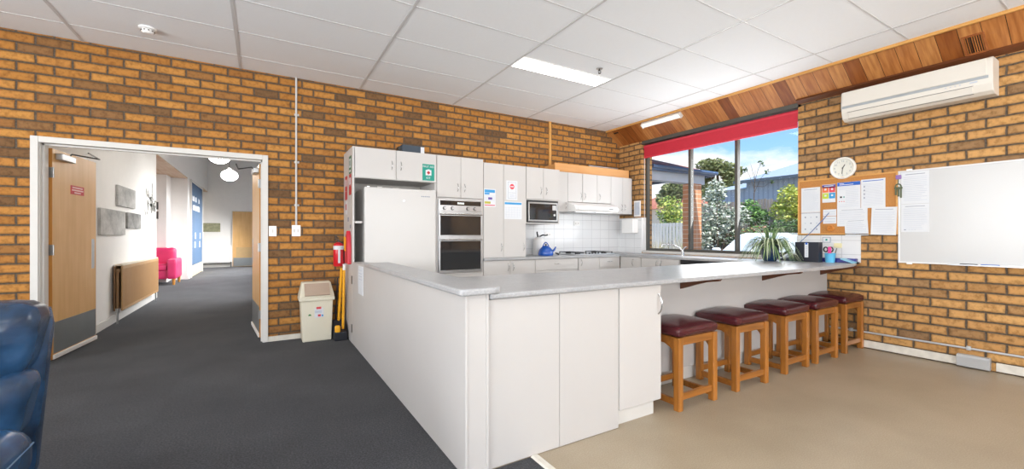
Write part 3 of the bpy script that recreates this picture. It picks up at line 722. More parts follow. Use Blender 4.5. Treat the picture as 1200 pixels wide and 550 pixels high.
b = MB(M['lam']); b.box(.985, 2.288, 1.905, 2.66, .1, .872); b.box(.985, 1.90, 1.905, 2.66, 0, .1); b.m(M['trim']).box(1.90, 2.262, 1.925, 2.62, 0, .1); b.build('carcass', t)
for a, c in ((.990, 1.441), (1.444, 1.901)): MB(M['lam2']).box(a, c, 1.886, 1.904, .003, .870, .0015, 1).build('front_panel', t)
d = MB(M['lam']).box(1.908, 2.290, 1.884, 1.903, .106, .870, .002, 1).build('door', t)
bow(d, (2.262, 1.884, .745), (0, 0, 1), (0, -1, 0), .135, .03, .005)
bar = thing('breakfast_bar', 'long pale grey breakfast bar running to the brick wall above the stools', 'bar', (3.4, 2.2, 0))
top = [(.984, 1.852), (4.55, 1.848), (4.95, 1.862), (5.25, 1.89), (5.44, 1.93), (5.505, 1.97), (5.505, 2.72), (.984, 2.72)]
MB(M['bench']).prism(top, 'z', .876, .905, .009, 3).build('bar_top', bar)
b = MB(M['lam2']); b.box(2.29, XR - .005, 2.23, 2.25, .11, .876); b.m(M['trim']).box(2.29, XR - .005, 2.255, 2.27, 0, .11); b.build('knee_panel', bar)
for x in (2.96, 4.18, 5.36):
    MB(M['dkwood']).prism([(2.23, .875), (1.88, .875), (1.90, .852), (2.02, .835), (2.23, .76)], 'x', x - .02, x + .02, .003).build('bracket', bar)
q = MB(M['lam']); q.box(2.29, XR - .01, 2.60, 2.62, .0, .876); q.build('kitchen_side_panel', bar)
# paper stuck to the half wall
q = MB(M['paper']); q.box(.852, .858, 4.30, 4.53, .60, .885, .001, 1); q.m(M['ink'])
for k in range(4): q.box(.851, .852, 4.33, 4.50, .84 - k * .03, .848 - k * .03)
q.build('wall_notice', None, 'small white notice holder fixed to the long white half-height wall', 'notice')

# ------------------------------------------------------------------ stools
M['stoolwood'] = wood('amber_stained_pine', 'b3722b', '774817', 'Z', .32, 1., .4)
M['stoolrail'] = wood('amber_stained_pine_rail', 'ad6d29', '704316', 'X', .32, 1., .4)
M['maroon'] = mat('maroon_vinyl', '48191f', .24, var=.08, scale=14, bump=.12, bscale=25, spec=.55)
def make_stool(label):
    s = thing('bar_stool', label, 'stool', (0, 0, 0), 0, 'maroon stools along the bar')
    W, D, Hh, L = .43, .36, .50, .046
    for sx in (-1, 1):
        for sy in (-1, 1):
            x = sx * (W / 2 - L / 2); y = sy * (D / 2 - L / 2)
            MB(M['stoolwood']).box(x - L / 2, x + L / 2, y - L / 2, y + L / 2, 0, Hh, .004).build('leg', s)
    q = MB(M['stoolrail'])
    for sy in (-1, 1): q.box(-W / 2 + L, W / 2 - L, sy * (D / 2 - .023) - .012, sy * (D / 2 - .023) + .012, .445, Hh, .002)
    for sx in (-1, 1): q.box(sx * (W / 2 - .023) - .012, sx * (W / 2 - .023) + .012, -D / 2 + L, D / 2 - L, .445, Hh, .002)
    q.build('seat_rail', s)
    for sy in (-1, 1): MB(M['stoolrail']).box(-W / 2 + L, W / 2 - L, sy * (D / 2 - .023) - .012, sy * (D / 2 - .023) + .012, .07, .115, .003).build('stretcher', s)
    for sx in (-1, 1): MB(M['stoolrail']).box(sx * (W / 2 - .023) - .012, sx * (W / 2 - .023) + .012, -D / 2 + L, D / 2 - L, .03, .075, .003).build('stretcher', s)
    for sx in (-1, 1):
        for sy in (-1, 1):
            x = sx * (W / 2 - .023); y0 = sy * (D / 2 - L)
            pts = [(y0, .445), (y0, .36)] + [(y0 - sy * .075 * (1 - math.cos(a)), .36 + .075 * math.sin(a)) for a in [k * PI / 12 for k in range(1, 6)]] + [(y0 - sy * .085, .445)]
            MB(M['stoolrail']).prism(pts, 'x', x - .011, x + .011).build('corner_bracket', s)
    def dome(p, u):
        if u.z > 0: p.z += .022 * (1 - u.x ** 2) * (1 - u.y ** 2) + .004 * math.sin(u.x * 2.1 + u.y)
        return p
    MB(M['maroon']).rbox((0, 0, Hh + .036), (W / 2 + .008, D / 2 + .008, .036), .03, 10, dome).build('seat', s)
    return s
SL = ['maroon-topped timber bar stool beside the cupboard door, first in the row', 'maroon-topped timber bar stool second from the cupboard door',
      'maroon-topped timber bar stool in the middle of the row of five', 'maroon-topped timber bar stool second from the brick wall', 'maroon-topped timber bar stool against the brick wall']
st0 = make_stool(SL[0])
for i, (x, yy, rz) in enumerate([(2.632, 2.02, .0), (3.325, 2.025, -.03), (4.07, 2.05, .015), (4.635, 2.05, -.01), (5.275, 2.065, .0)]):
    if i == 0: st0.location = (x, yy, 0); st0.rotation_euler = (0, 0, rz)
    else: dup(st0, (x, yy, 0), rz, SL[i])
# ------------------------------------------------------------------ things on the right-hand brick wall
NX = Vector((-1, 0, 0))
def on_r(mb, y0, y1, z0, z1, x, t=.001, tilt=0.):
    """thin sheet facing the room (towards -X), its back at x; y0<y1"""
    c = Vector((x, (y0 + y1) / 2, (z0 + z1) / 2)); u = Vector((0, -math.cos(tilt), math.sin(tilt))); v = Vector((0, math.sin(tilt), math.cos(tilt)))
    mb.quadbox(c, u, v, NX, y1 - y0, z1 - z0, t); return c, u, v
def lines(mb, c, u, v, w, h, rows, m, x0=-.42, x1=.42, top=.42, bot=-.42, t=.0013, seed=0, th=.25):
    R = random.Random(seed); mb.m(m); dz = (top - bot) * h / rows
    for k in range(rows):
        z = top * h - dz * (k + .5); e = x1 - R.random() * .25 * (x1 - x0) if R.random() < .4 else x1
        mb.quadbox(c + u * ((x0 + e) / 2 * w) + v * z, u, v, NX, (e - x0) * w, dz * th, t)
def sheet(label, y0, y1, z0, z1, x, name='notice_sheet', cat='notice', tilt=0., rows=14, group=None, extra=None, seed=0, base='paper', head=True):
    b = MB(M[base]); c, u, v = on_r(b, y0, y1, z0, z1, x, .001, tilt); w, h = y1 - y0, z1 - z0
    if rows: lines(b, c, u, v, w, h, rows, M['ink'], seed=seed, top=.36)
    if head and rows: b.m(M['inkd']).quadbox(c + v * h * .42, u, v, NX, w * .7, h * .018, .0013)
    if extra: extra(b, c, u, v, w, h)
    return b.build(name, None, label, cat, group)
G = 'sheets on the corkboard'
ck = thing('corkboard', 'cork noticeboard in a slim timber frame on the brick wall below the clock', 'noticeboard', (5.5, 2.07, 1.207))
cork = mat('cork', 'bd8246', .9, var=.2, scale=120, bump=.2, bscale=200)
MB(cork).box(5.493, XR, 1.625, 2.51, 1.222, 1.835).build('cork_panel', ck)
b = MB(M['ltwood'])
for a in ((1.61, 2.525, 1.207, 1.222), (1.61, 2.525, 1.832, 1.847), (1.61, 1.625, 1.222, 1.832), (2.51, 2.525, 1.222, 1.832)): b.box(5.488, XR, a[0], a[1], a[2], a[3], .002)
b.build('frame', ck)
xs = 5.492
sheet('upper left sheet of fine print on the corkboard, above the calendar page', 2.292, 2.487, 1.47, 1.757, xs, rows=22, group=G, seed=1)
def cal(b, c, u, v, w, h):
    b.m(M['inkd']).quadbox(c + v * h * .47, u, v, NX, w, h * .02, .0013)
    for i in range(3):
        for j in range(3):
            b.m([M['inkd'], M['ink']][(i + j) % 2]).quadbox(c + u * w * (-.28 + .3 * i) + v * h * (.28 - .27 * j), u, v, NX, w * .07, h * .06, .0014)
sheet('lower left calendar page on the corkboard with rows of small symbols', 2.292, 2.487, 1.21, 1.468, xs, rows=0, group=G, extra=cal, name='calendar_page', cat='calendar')
pr = mat('purple_print', '5b4796', .6); rd = mat('red_print', 'd8424f', .6); og = mat('orange_print', 'e2703a', .6); lm = mat('lime_print', 'b7cf3f', .6); sk = mat('sky_print', '2d94cf', .6)
def quad4(b, c, u, v, w, h):
    b.m(pr).quadbox(c + v * h * .4, u, v, NX, w, h * .16, .0013)
    for i, j, m in ((-1, 1, og), (1, 1, rd), (-1, -1, lm), (1, -1, sk)):
        b.m(m).quadbox(c + u * w * .25 * i + v * h * (.06 + .17 * j - .02), u, v, NX, w * .46, h * .31, .0013)
        b.m(M['paper']).quadbox(c + u * w * .25 * i + v * h * (.06 + .17 * j), u, v, NX, w * .16, h * .10, .0018)
    b.quadbox(c + v * h * .41, u, v, NX, w * .7, h * .04, .0018)
sheet('small poster with purple band over red, orange, lime and blue squares', 2.143, 2.271, 1.572, 1.775, xs, rows=0, group=G, extra=quad4, name='small_poster', cat='poster')
def bluehead(b, c, u, v, w, h):
    b.m(M['blue']).quadbox(c + v * h * .43, u, v, NX, w * .98, h * .13, .0014)
    b.m(M['paper']).quadbox(c + v * h * .45 - u * w * .3, u, v, NX, w * .2, h * .02, .002); b.quadbox(c + v * h * .41 - u * w * .1, u, v, NX, w * .6, h * .02, .002)
    b.m(M['paper']).quadbox(c - u * w * .3 - v * h * .05, u, v, NX, w * .34, h * .5, .0016)
    b.m(M['black']).quadbox(c - u * w * .33 - v * h * .04, u, v, NX, w * .09, h * .06, .002)
    b.m(M['green']).quadbox(c - u * w * .2 - v * h * .04, u, v, NX, w * .05, h * .05, .002)
    for k in range(3): b.m(rd).quadbox(c + u * w * (-.4 + .1 * k) - v * h * .2, u, v, NX, w * .04, h * .03, .002)
sheet('notice with a solid blue heading band at the top middle of the corkboard', 1.915, 2.127, 1.483, 1.784, xs, rows=16, group=G, extra=bluehead, seed=3)
def blueline(b, c, u, v, w, h):
    b.m(M['blue']).quadbox(c + v * h * .44, u, v, NX, w * .85, h * .025, .0014)
    for k in range(4): b.m(M['inkd']).quadbox(c - u * w * .36 + v * h * (.25 - .13 * k), u, v, NX, w * .05, h * .05, .002)
sheet('notice with a thin blue heading line at the top right of the corkboard', 1.708, 1.911, 1.489, 1.793, xs, rows=18, group=G, extra=blueline, seed=4, head=False)
sheet('small blank card pinned above another on the corkboard', 2.135, 2.263, 1.419, 1.492, xs, rows=2, group=G, seed=5, name='note_card', cat='card', head=False)
sheet('small blank card pinned just below its twin on the corkboard', 2.135, 2.263, 1.333, 1.414, xs, rows=2, group=G, seed=6, name='note_card', cat='card', head=False)
sheet('wide landscape form pinned under the blue-headed notice', 1.855, 2.127, 1.30, 1.492, 5.4905, rows=9, group=G, seed=7)
sheet('slightly crooked sheet overlapping the wide form at the corkboard foot', 1.85, 2.055, 1.197, 1.372, 5.489, rows=9, group=G, tilt=.05, seed=8)
sheet('tilted cream sheet hanging over the lower right corkboard corner', 1.617, 1.823, 1.205, 1.492, 5.486, rows=16, group=G, tilt=-.035, seed=9)
b = MB(wood('orange_token_wood', 'd98f3c', 'b86d22', 'Y', .4)); b.tube([(5.484, 2.215, 1.268), (5.482, 2.205, 1.30), (5.482, 2.175, 1.305), (5.484, 2.155, 1.28), (5.484, 2.17, 1.258), (5.484, 2.205, 1.258)], .010, 8, True); b.tube([(5.482, 2.21, 1.285), (5.480, 2.16, 1.278)], .008)
b.build('key_token', None, 'orange looped wooden token pinned at the foot of the corkboard', 'token')
b = MB(mat('blue_stem', '4a6da0', .4)); b.tube([(5.40, 2.46, 1.12), (5.44, 2.36, 1.24), (5.468, 2.26, 1.37), (5.478, 2.20, 1.455)], [.004, .004, .005, .004]); b.m(M['white']).tube([(5.38, 2.50, 1.05), (5.40, 2.46, 1.12)], .003)
b.build('pointer_stick', None, 'thin blue pointer stick leaning across the calendar page', 'stick')
t = thing('key_bunch', 'bunch of keys with a purple tag hanging between corkboard and whiteboard', 'keys', (5.485, 1.605, 1.57))
MB(mat('purple_tag', '8a6aa8', .5)).rbox((5.482, 1.602, 1.785), (.006, .022, .022), .005, 3).build('tag', t)
kg = mat('old_brass', '5f6650', .4, .7); b = MB(kg); b.tube([(5.482, 1.605 + .022 * math.cos(a), 1.69 + .026 * math.sin(a)) for a in [k * PI / 8 for k in range(16)]], .006, 6, True)
b.tube([(5.482, 1.603, 1.765), (5.482, 1.606, 1.716)], .004); b.build('ring', t)
for k, dy in enumerate((-.022, -.004, .016)):
    b = MB(kg); b.box(5.478 - k * .002, 5.481 - k * .002, 1.605 + dy - .007, 1.605 + dy + .007, 1.575 + k * .015, 1.672); b.cyl((5.4765 - k * .002, 1.605 + dy, 1.675), (5.4815 - k * .002, 1.605 + dy, 1.675), .013, n=12); b.build('key', t)
# wall clock
t = thing('wall_clock', 'round white wall clock hanging on the brick above the corkboard', 'clock', (5.5, 2.075, 1.82))
C = Vector((XR, 2.075, 1.942)); cw = mat('clock_rim', 'eceae4', .35)
MB(cw).lathe([(.001, 0), (.118, 0), (.122, -.012), (.118, -.03), (.108, -.036), (.1, -.03), (.098, -.018), (.001, -.018)], C, 40, 'x').build('rim', t)
f = MB(mat('clock_face', 'dcdcd2', .6)).lathe([(.001, -.018), (.098, -.018), (.098, -.020), (.001, -.020)], C, 40, 'x').build('face', t)
q = MB(M['inkd'])
for k in range(12):
    a = k * PI / 6; q.text(str(12 if k == 0 else k), .03, C + Vector((-.0205, -math.sin(a) * .076, math.cos(a) * .076)), (0, -1, 0), (0, 0, 1), (-1, 0, 0))
q.build('numerals', f)
for nm, a, L, w in (('hour_hand', 30, .05, .008), ('minute_hand', 185, .072, .006)):
    a = math.radians(a); d = Vector((0, -math.sin(a), math.cos(a))); s_ = Vector((0, -math.cos(a), -math.sin(a)))
    MB(M['black']).quadbox(C + Vector((-.022, 0, 0)) + d * (L / 2 - .008), s_, d, (-1, 0, 0), w, L, .0015).build(nm, t)
MB(M['black']).lathe([(.001, -.02), (.006, -.02), (.005, -.026), (.001, -.026)], C, 12, 'x').build('hub', t)
# whiteboard
t = thing('whiteboard', 'large white enamel whiteboard mounted on the brick wall beside the corkboard', 'whiteboard', (5.49, .4, .925))
wbm = mat('whiteboard_enamel', 'c6c7c7', .25, var=.006, scale=2)
MB(wbm).box(5.494, XR, -.75, 1.598, .935, 1.838).build('board', t)
b = MB(mat('whiteboard_frame', 'dcdcda', .4, .2)); 
for a in ((-.76, 1.608, .925, .940), (-.76, 1.608, 1.832, 1.845), (1.594, 1.608, .940, 1.832), (-.76, -.745, .94, 1.832)): b.box(5.488, XR, a[0], a[1], a[2], a[3], .002)
b.build('frame', t)
MB(M['white']).box(5.47, 5.494, 1.50, 1.54, 1.835, 1.855, .003).box(5.47, 5.494, 1.50, 1.54, .915, .93, .003).build('clip', t)
b = MB(M['steel']); b.box(5.45, 5.49, -.3, 1.25, .925, .929); b.box(5.448, 5.452, -.3, 1.25, .925, .937); b.build('pen_tray', t)
b = MB(M['black']); b.cyl((5.468, 1.17, .936), (5.468, 1.06, .936), .007); b.build('marker_pen', None, 'dark marker pen lying in the whiteboard tray', 'marker', 'markers in the tray')
b = MB(M['blue']); b.cyl((5.468, 1.04, .936), (5.468, .93, .936), .007); b.build('marker_pen', None, 'blue marker pen lying in the whiteboard tray', 'marker', 'markers in the tray')
def dots(b, c, u, v, w, h):
    b.m(M['inkd']).quadbox(c - u * w * .36 - v * h * .42, u, v, NX, w * .07, h * .03, .0014)
    for k in range(3): b.m(M['ink']).quadbox(c + u * w * (-.2 + .1 * k) - v * h * .42, u, v, NX, w * .03, h * .02, .0014)
sheet('upper of two printed sheets on the whiteboard edge', 1.379, 1.585, 1.512, 1.828, 5.4935, rows=14, group='sheets on the whiteboard', seed=11)
sheet('lower of two printed sheets on the whiteboard edge', 1.379, 1.585, 1.233, 1.508, 5.4935, rows=14, group='sheets on the whiteboard', seed=12, extra=dots)
# split system air conditioner
t = thing('air_conditioner', 'long white split air conditioner high on the brick wall under the cedar lining', 'air conditioner', (5.4, 1.48, 2.42))
ac = mat('warm_white_casing', 'd9d4ca', .35, var=.01)
pf = [(XR, 2.725), (5.33, 2.725), (5.312, 2.712), (5.306, 2.69), (5.306, 2.56), (5.312, 2.50), (5.335, 2.44), (5.38, 2.415), (XR, 2.415)]
MB(ac).prism(pf, 'y', .94, 2.02, .006).build('casing', t)
b = MB(ac); b.box(5.300, 5.308, .975, 2.005, 2.57, 2.715, .004); b.build('front_panel', t)
MB(mat('silver_strip', 'aab0b4', .35, .5)).box(5.301, 5.308, .965, 2.012, 2.545, 2.568, .002).build('silver_strip', t)
b = MB(ac); b.T = Matrix.Translation((5.322, 1.5, 2.468)) @ Matrix.Rotation(math.radians(-22), 4, 'Y'); b.box(-.004, .006, -.44, .46, -.033, .033, .003); b.build('louvre', t)
b = MB(M['dkmetal']); b.T = Matrix.Translation((5.322, 1.5, 2.468)) @ Matrix.Rotation(math.radians(-22), 4, 'Y')
for z in (-.036, .034): b.box(-.005, .002, -.445, .465, z, z + .0025)
b.build('louvre_gap', t)
q = MB(M['ink'])
for k in range(4): q.box(5.3045, 5.310, 1.13 + k * .03, 1.14 + k * .03, 2.528, 2.535)
q.box(5.3045, 5.31, 1.03, 1.075, 2.525, 2.537); q.build('indicator', t)
# skirting-level conduit and cover box
b = MB(mat('grey_conduit', 'b9bcbf', .4, .2)); b.cyl((XR - .013, 2.22, .172), (XR - .013, -3.6, .180), .0095)
for y in (2.0, 1.12, .3): b.box(XR - .026, XR, y - .014, y + .014, .158, .194, .002)
b.build('wall_conduit', None, 'thin grey conduit pipe running low along the brick wall', 'pipe')
b = MB(mat('grey_steel_cover', 'b3b4b4', .5, .2)); b.prism([(XR, .012), (XR - .055, .012), (XR - .062, .10), (XR - .05, .118), (XR, .118)], 'y', .985, 1.19, .003)
b.build('cable_cover', None, 'grey metal cable cover box at the foot of the brick wall', 'cover')
# vent in the cedar lining
def ced(x, y, off=0.): return Vector((x - off * .611, y, 3.03 - .7727 * (x - 5.2) - off * .791))
cu_ = Vector((.791, 0, -.611)); cn = Vector((-.611, 0, -.791))
t = thing('ceiling_vent', 'slatted timber vent grille set in the cedar lining above the air conditioner', 'vent', ced(5.385, 1.06))
b = MB(wood('vent_timber', 'a9683a', '8a4c26', 'X', .45))
for s_ in (-1, 1): b.quadbox(ced(5.385, 1.06 + s_ * .062), cu_, Y3, cn, .20, .014, .012); b.quadbox(ced(5.385, 1.06) + cu_ * .095 * s_, cu_, Y3, cn, .014, .12, .012)
b.build('frame', t)
MB(M['black']).quadbox(ced(5.385, 1.06), cu_, Y3, cn, .18, .112, .002).build('backing', t)
sl = MB(M['cedar'])
for k in range(8): sl.quadbox(ced(5.385, 1.06 - .049 + k * .014), cu_, Y3, cn, .18, .006, .009)
sl.build('slats', t)
t = thing('batten_light', 'white fluorescent batten light fixed to the cedar lining above the window', 'light', ced(5.26, 4.32))
MB(M['white']).quadbox(ced(5.262, 4.32), cu_, Y3, cn, .085, .72, .035).build('body', t)
MB(emit('tube_glow', 'fff6e8', 1.2)).cyl(ced(5.262, 3.98, .048), ced(5.262, 4.66, .048), .013).build('tube', t)
for y in (3.965, 4.675): MB(M['trim']).quadbox(ced(5.262, y), cu_, Y3, cn, .075, .012, .06).build('end_cap', t)
b = MB(M['black']); b.quadbox(ced(5.268, 5.285), cu_, Y3, cn, .025, .10, .004); b.build('lining_catch', None, 'small dark catch on the cedar lining near the corner', 'catch')  # dark patch marking a knot hole in the cedar

# ------------------------------------------------------------------ things on the bar end
t = thing('spider_plant', 'spider plant with arching striped leaves in a dark blue glazed pot on the bar', 'plant', (5.02, 2.60, .905))
MB(mat('navy_glaze', '122d50', .25, var=.15, coat=.6)).lathe([(.001, 0), (.062, 0), (.08, .03), (.092, .09), (.09, .14), (.084, .175), (.088, .185), (.080, .185), (.078, .165), (.001, .165)], (5.02, 2.60, .905), 28).build('pot', t)
MB(mat('potting_soil', '33261c', .95)).lathe([(.001, .163), (.078, .163), (.07, .172), (.001, .174)], (5.02, 2.60, .905), 16).build('soil', t)
R = random.Random(5); lf = [MB(mat('leaf_green', '6f8a5a', .5, var=.2, scale=20)), MB(mat('leaf_pale', 'b9c4a2', .5, var=.12, scale=20)), MB(mat('leaf_deep', '47633f', .5, var=.2, scale=20))]
for k in range(210):
    q = lf[R.choice([0, 0, 1, 1, 2])]; a = R.random() * 2 * PI; L = .17 + R.random() * .21; rise = .03 + R.random() * .13; w = .006 + R.random() * .005
    if R.random() < .10: rise = .24; L *= .8
    d = Vector((math.cos(a), math.sin(a), 0)); s_ = Vector((-d.y, d.x, 0)); p0 = Vector((5.02, 2.60, 1.075)) + d * .03
    pts = []
    for i in range(9):
        f_ = i / 8; pts.append(p0 + d * (L * f_ * (1 - .15 * f_)) + Z3 * (rise * math.sin(min(1., f_ * 1.05) * PI * .62) * 1.1 - (L * .8 if rise < .2 else .1) * f_ ** 2.2))
    for p in pts:
        p.z = max(p.z, .915)
        if p.y < 2.60: p.x = min(p.x, 5.17)
        p.x = min(p.x, 5.46)
    vs = []
    for i, p in enumerate(pts):
        ww = w * (1 - (i / 8) ** 2) + .0006; vs += [p - s_ * ww, p + Z3 * -.0025, p + s_ * ww]
    q.add(vs, [f for i in range(8) for f in ((3 * i, 3 * i + 1, 3 * i + 4, 3 * i + 3), (3 * i + 1, 3 * i + 2, 3 * i + 5, 3 * i + 4))], True)
for q, n in zip(lf, ('leaves', 'leaves', 'leaves')): q.build(n, t)
t = thing('desk_phone', 'dark grey desk telephone on the bar between the plant and the black file box', 'telephone', (5.28, 2.52, .905))
ph = mat('slate_plastic', '3d4650', .4)
T = Matrix.Translation((5.28, 2.52, .905)) @ Matrix.Rotation(math.radians(-22), 4, 'Z')
b = MB(ph); b.T = T; b.prism([(-.07, 0), (.075, 0), (.075, .085), (.05, .09), (-.07, .022)], 'y', -.075, .075, .006); b.build('base', t)
b = MB(M['black']); b.T = T; b.tube([(-.06, .05, .05), (-.04, .052, .072), (.03, .052, .108), (.06, .05, .118)], [.018, .013, .013, .019], 10); b.build('handset', t)
b = MB(mat('phone_screen', '8fa3ad', .2)); b.T = T @ Matrix.Translation((.02, -.025, .083)) @ Matrix.Rotation(math.radians(-30), 4, 'Y'); b.box(-.02, .02, -.035, .035, -.003, .004); b.build('screen', t)
b = MB(M['ink']); b.T = T @ Matrix.Translation((-.028, -.025, .058)) @ Matrix.Rotation(math.radians(-29), 4, 'Y')
for i in range(4):
    for j in range(3): b.box(-.032 + i * .018, -.022 + i * .018, -.026 + j * .021, -.012 + j * .021, -.002, .004)
b.build('keypad', t)
b = MB(M['white']); b.tube([(5.18, 2.395, .985), (5.17, 2.43, .99), (5.165, 2.46, .985)], .005); b.build('pen', None, 'pale pen poking out beside the black file box', 'pen')
t = thing('file_box', 'upright black file box with a white label strip on the bar', 'file box', (5.24, 2.30, .905))
MB(mat('black_card', '1c1f2c', .5)).box(5.20, 5.29, 2.185, 2.42, .905, 1.125, .003).build('body', t)
q = MB(M['paper']); q.box(5.1985, 5.20, 2.285, 2.322, .955, 1.115); q.m(M['ink'])
for k in range(6): q.box(5.198, 5.1985, 2.296, 2.311, .97 + k * .02, .98 + k * .02)
q.build('label', t); MB(M['blue']).cyl((5.1985, 2.303, 1.108), (5.196, 2.303, 1.108), .012).build('blue_stud', t)
t = thing('pencil_cup', 'light blue plastic pencil cup on the bar in front of the tiles', 'cup', (5.33, 2.13, .905))
MB(mat('aqua_plastic', '62b7df', .3)).lathe([(.001, 0), (.042, 0), (.05, .095), (.053, .10), (.047, .10), (.04, .006), (.001, .006)], (5.33, 2.13, .905), 24).build('body', t)
for nm, m, d, lb in (('scissors', M['black'], (-.012, .012), 'black-handled scissors standing in the blue pencil cup'), ('highlighter', mat('pink_plastic', 'e0458f', .4), (-.02, -.004), 'bright pink highlighter standing in the blue pencil cup'), ('pencil', M['dkmetal'], (.012, -.02), 'dark pencil leaning out of the blue pencil cup')):
    x, y = 5.33 + d[0], 2.13 + d[1]; b = MB(m)
    if nm == 'scissors':
        b.tube([(x, y, .915), (x, y, 1.02)], .005)
        for s_ in (-1, 1): b.tube([(x, y + s_ * .024 + .02 * math.cos(a), 1.045 + .025 * math.sin(a)) for a in [k * PI / 6 for k in range(12)]], .007, 6, True)
    elif nm == 'highlighter': b.box(x - .012, x + .012, y - .014, y + .014, .915, 1.075, .004)
    else: b.tube([(x, y, .915), (x + .02, y - .03, 1.06)], .004)
    b.build(nm, None, lb, nm, 'pens in the blue cup')
b = MB(mat('navy_folder', '2a2f86', .4)); b.T = Matrix.Translation((5.42, 2.07, .905)) @ Matrix.Rotation(.1, 4, 'Z'); b.box(-.03, .05, -.14, .16, 0, .045, .004); b.build('document_folder', None, 'navy blue folder lying flat on the bar against the tiles', 'folder')
b = MB(mat('sky_folder', '8fcbe4', .4)); b.T = Matrix.Translation((5.36, 1.99, .905)) @ Matrix.Rotation(math.radians(20), 4, 'X'); b.box(-.06, .06, -.07, .05, .024, .036, .003); b.m(M['black']).box(.03, .06, -.085, -.07, .02, .04, .003); b.build('notebook', None, 'light blue notebook propped on the bar end beside the navy folder', 'notebook')
xt = XR - .009
q = MB(M['inkd']); on_r(q, 2.192, 2.271, 1.118, 1.180, xt, .006); q.m(M['paper']); on_r(q, 2.197, 2.266, 1.123, 1.175, xt - .0055, .001); q.m(M['green']); on_r(q, 2.222, 2.24, 1.14, 1.16, xt - .0062, .001)
q.build('framed_card', None, 'tiny framed card with a green emblem on the white tiles', 'frame')
q = MB(mat('cream_card', 'e6dcae', .6)); q.rbox((xt - .004, 2.123, 1.087), (.004, .038, .026), .003, 4); q.build('cream_tag', None, 'rounded cream tag stuck on the white tiles beside the tiny frame', 'tag')

# ------------------------------------------------------------------ signs on the cupboards
NYv = Vector((0, -1, 0))
def on_b(mb, x0, x1, z0, z1, y, t=.001): mb.quadbox(((x0 + x1) / 2, y, (z0 + z1) / 2), X3, Z3, NYv, x1 - x0, z1 - z0, t)
yd = YF - .018
q = MB(M['green']); on_b(q, 1.65, 1.80, 1.862, 2.06, yd, .0015); q.m(M['paper'])
on_b(q, 1.69, 1.762, 1.925, 1.99, yd - .0015, .0006); on_b(q, 1.71, 1.742, 1.99, 1.998, yd - .0015, .0006); q.m(M['red']); on_b(q, 1.717, 1.735, 1.952 - .014, 1.952 + .026, yd - .002, .0006); on_b(q, 1.706, 1.746, 1.949, 1.967, yd - .002, .0006)
q.m(M['paper']).text('FIRST AID', .033, (1.725, yd - .0016, 2.03), X3, Z3, NYv).text('KIT', .036, (1.725, yd - .0016, 1.893), X3, Z3, NYv)
q.build('first_aid_sign', None, 'green FIRST AID KIT sign stuck on the door above the fridge', 'sign')
q = MB(M['paper']); on_b(q, 2.478, 2.65, 1.575, 1.81, yd); q.m(sk); on_b(q, 2.487, 2.64, 1.762, 1.80, yd - .001, .0006); on_b(q, 2.487, 2.56, 1.735, 1.758, yd - .001, .0006)
q.m(mat('olive_print', 'b7b13a', .6)); on_b(q, 2.487, 2.575, 1.615, 1.645, yd - .001, .0006); q.m(pr); on_b(q, 2.54, 2.60, 1.67, 1.70, yd - .001, .0006); q.m(M['ink'])
for k in range(4): on_b(q, 2.487, 2.64, 1.655 + k * .02, 1.66 + k * .02, yd - .001, .0005)
q.m(rd); on_b(q, 2.487, 2.64, 1.59, 1.602, yd - .001, .0006)
q.build('health_poster', None, 'small poster with a blue heading on the pantry door beside the oven', 'poster')
q = MB(M['paper']); on_b(q, 2.815, 2.99, 1.68, 1.94, yd); q.m(M['inkd'])
for a in ((2.84, 2.97, 1.70, 1.703), (2.84, 2.97, 1.917, 1.92), (2.84, 2.843, 1.70, 1.92), (2.967, 2.97, 1.70, 1.92), (2.85, 2.96, 1.775, 1.778)): on_b(q, *a, yd - .001, .0006)
q.m(rd).lathe([(.001, 0), (.036, 0), (.036, -.0008), (.001, -.0008)], (2.905, yd - .001, 1.86), 28, 'y'); q.m(M['paper']); on_b(q, 2.88, 2.93, 1.853, 1.867, yd - .0018, .0006)
q.m(M['ink']); on_b(q, 2.865, 2.945, 1.74, 1.75, yd - .001, .0006); on_b(q, 2.865, 2.945, 1.72, 1.727, yd - .001, .0006)
q.build('stop_notice', None, 'white notice with a red round stop symbol on the right-hand pantry door', 'notice')
q = MB(M['paper']); on_b(q, 2.785, 3.06, 1.42, 1.655, yd); q.m(sk); on_b(q, 2.79, 3.055, 1.618, 1.645, yd - .001, .0006); q.m(M['ink'])
for k in range(5): on_b(q, 2.80, 3.045, 1.445 + k * .033, 1.4475 + k * .033, yd - .001, .0005)
for k in range(6): on_b(q, 2.81 + k * .044, 2.8125 + k * .044, 1.445, 1.58, yd - .001, .0005)
q.build('wall_planner', None, 'white planner page with a blue top band under the stop notice', 'planner')
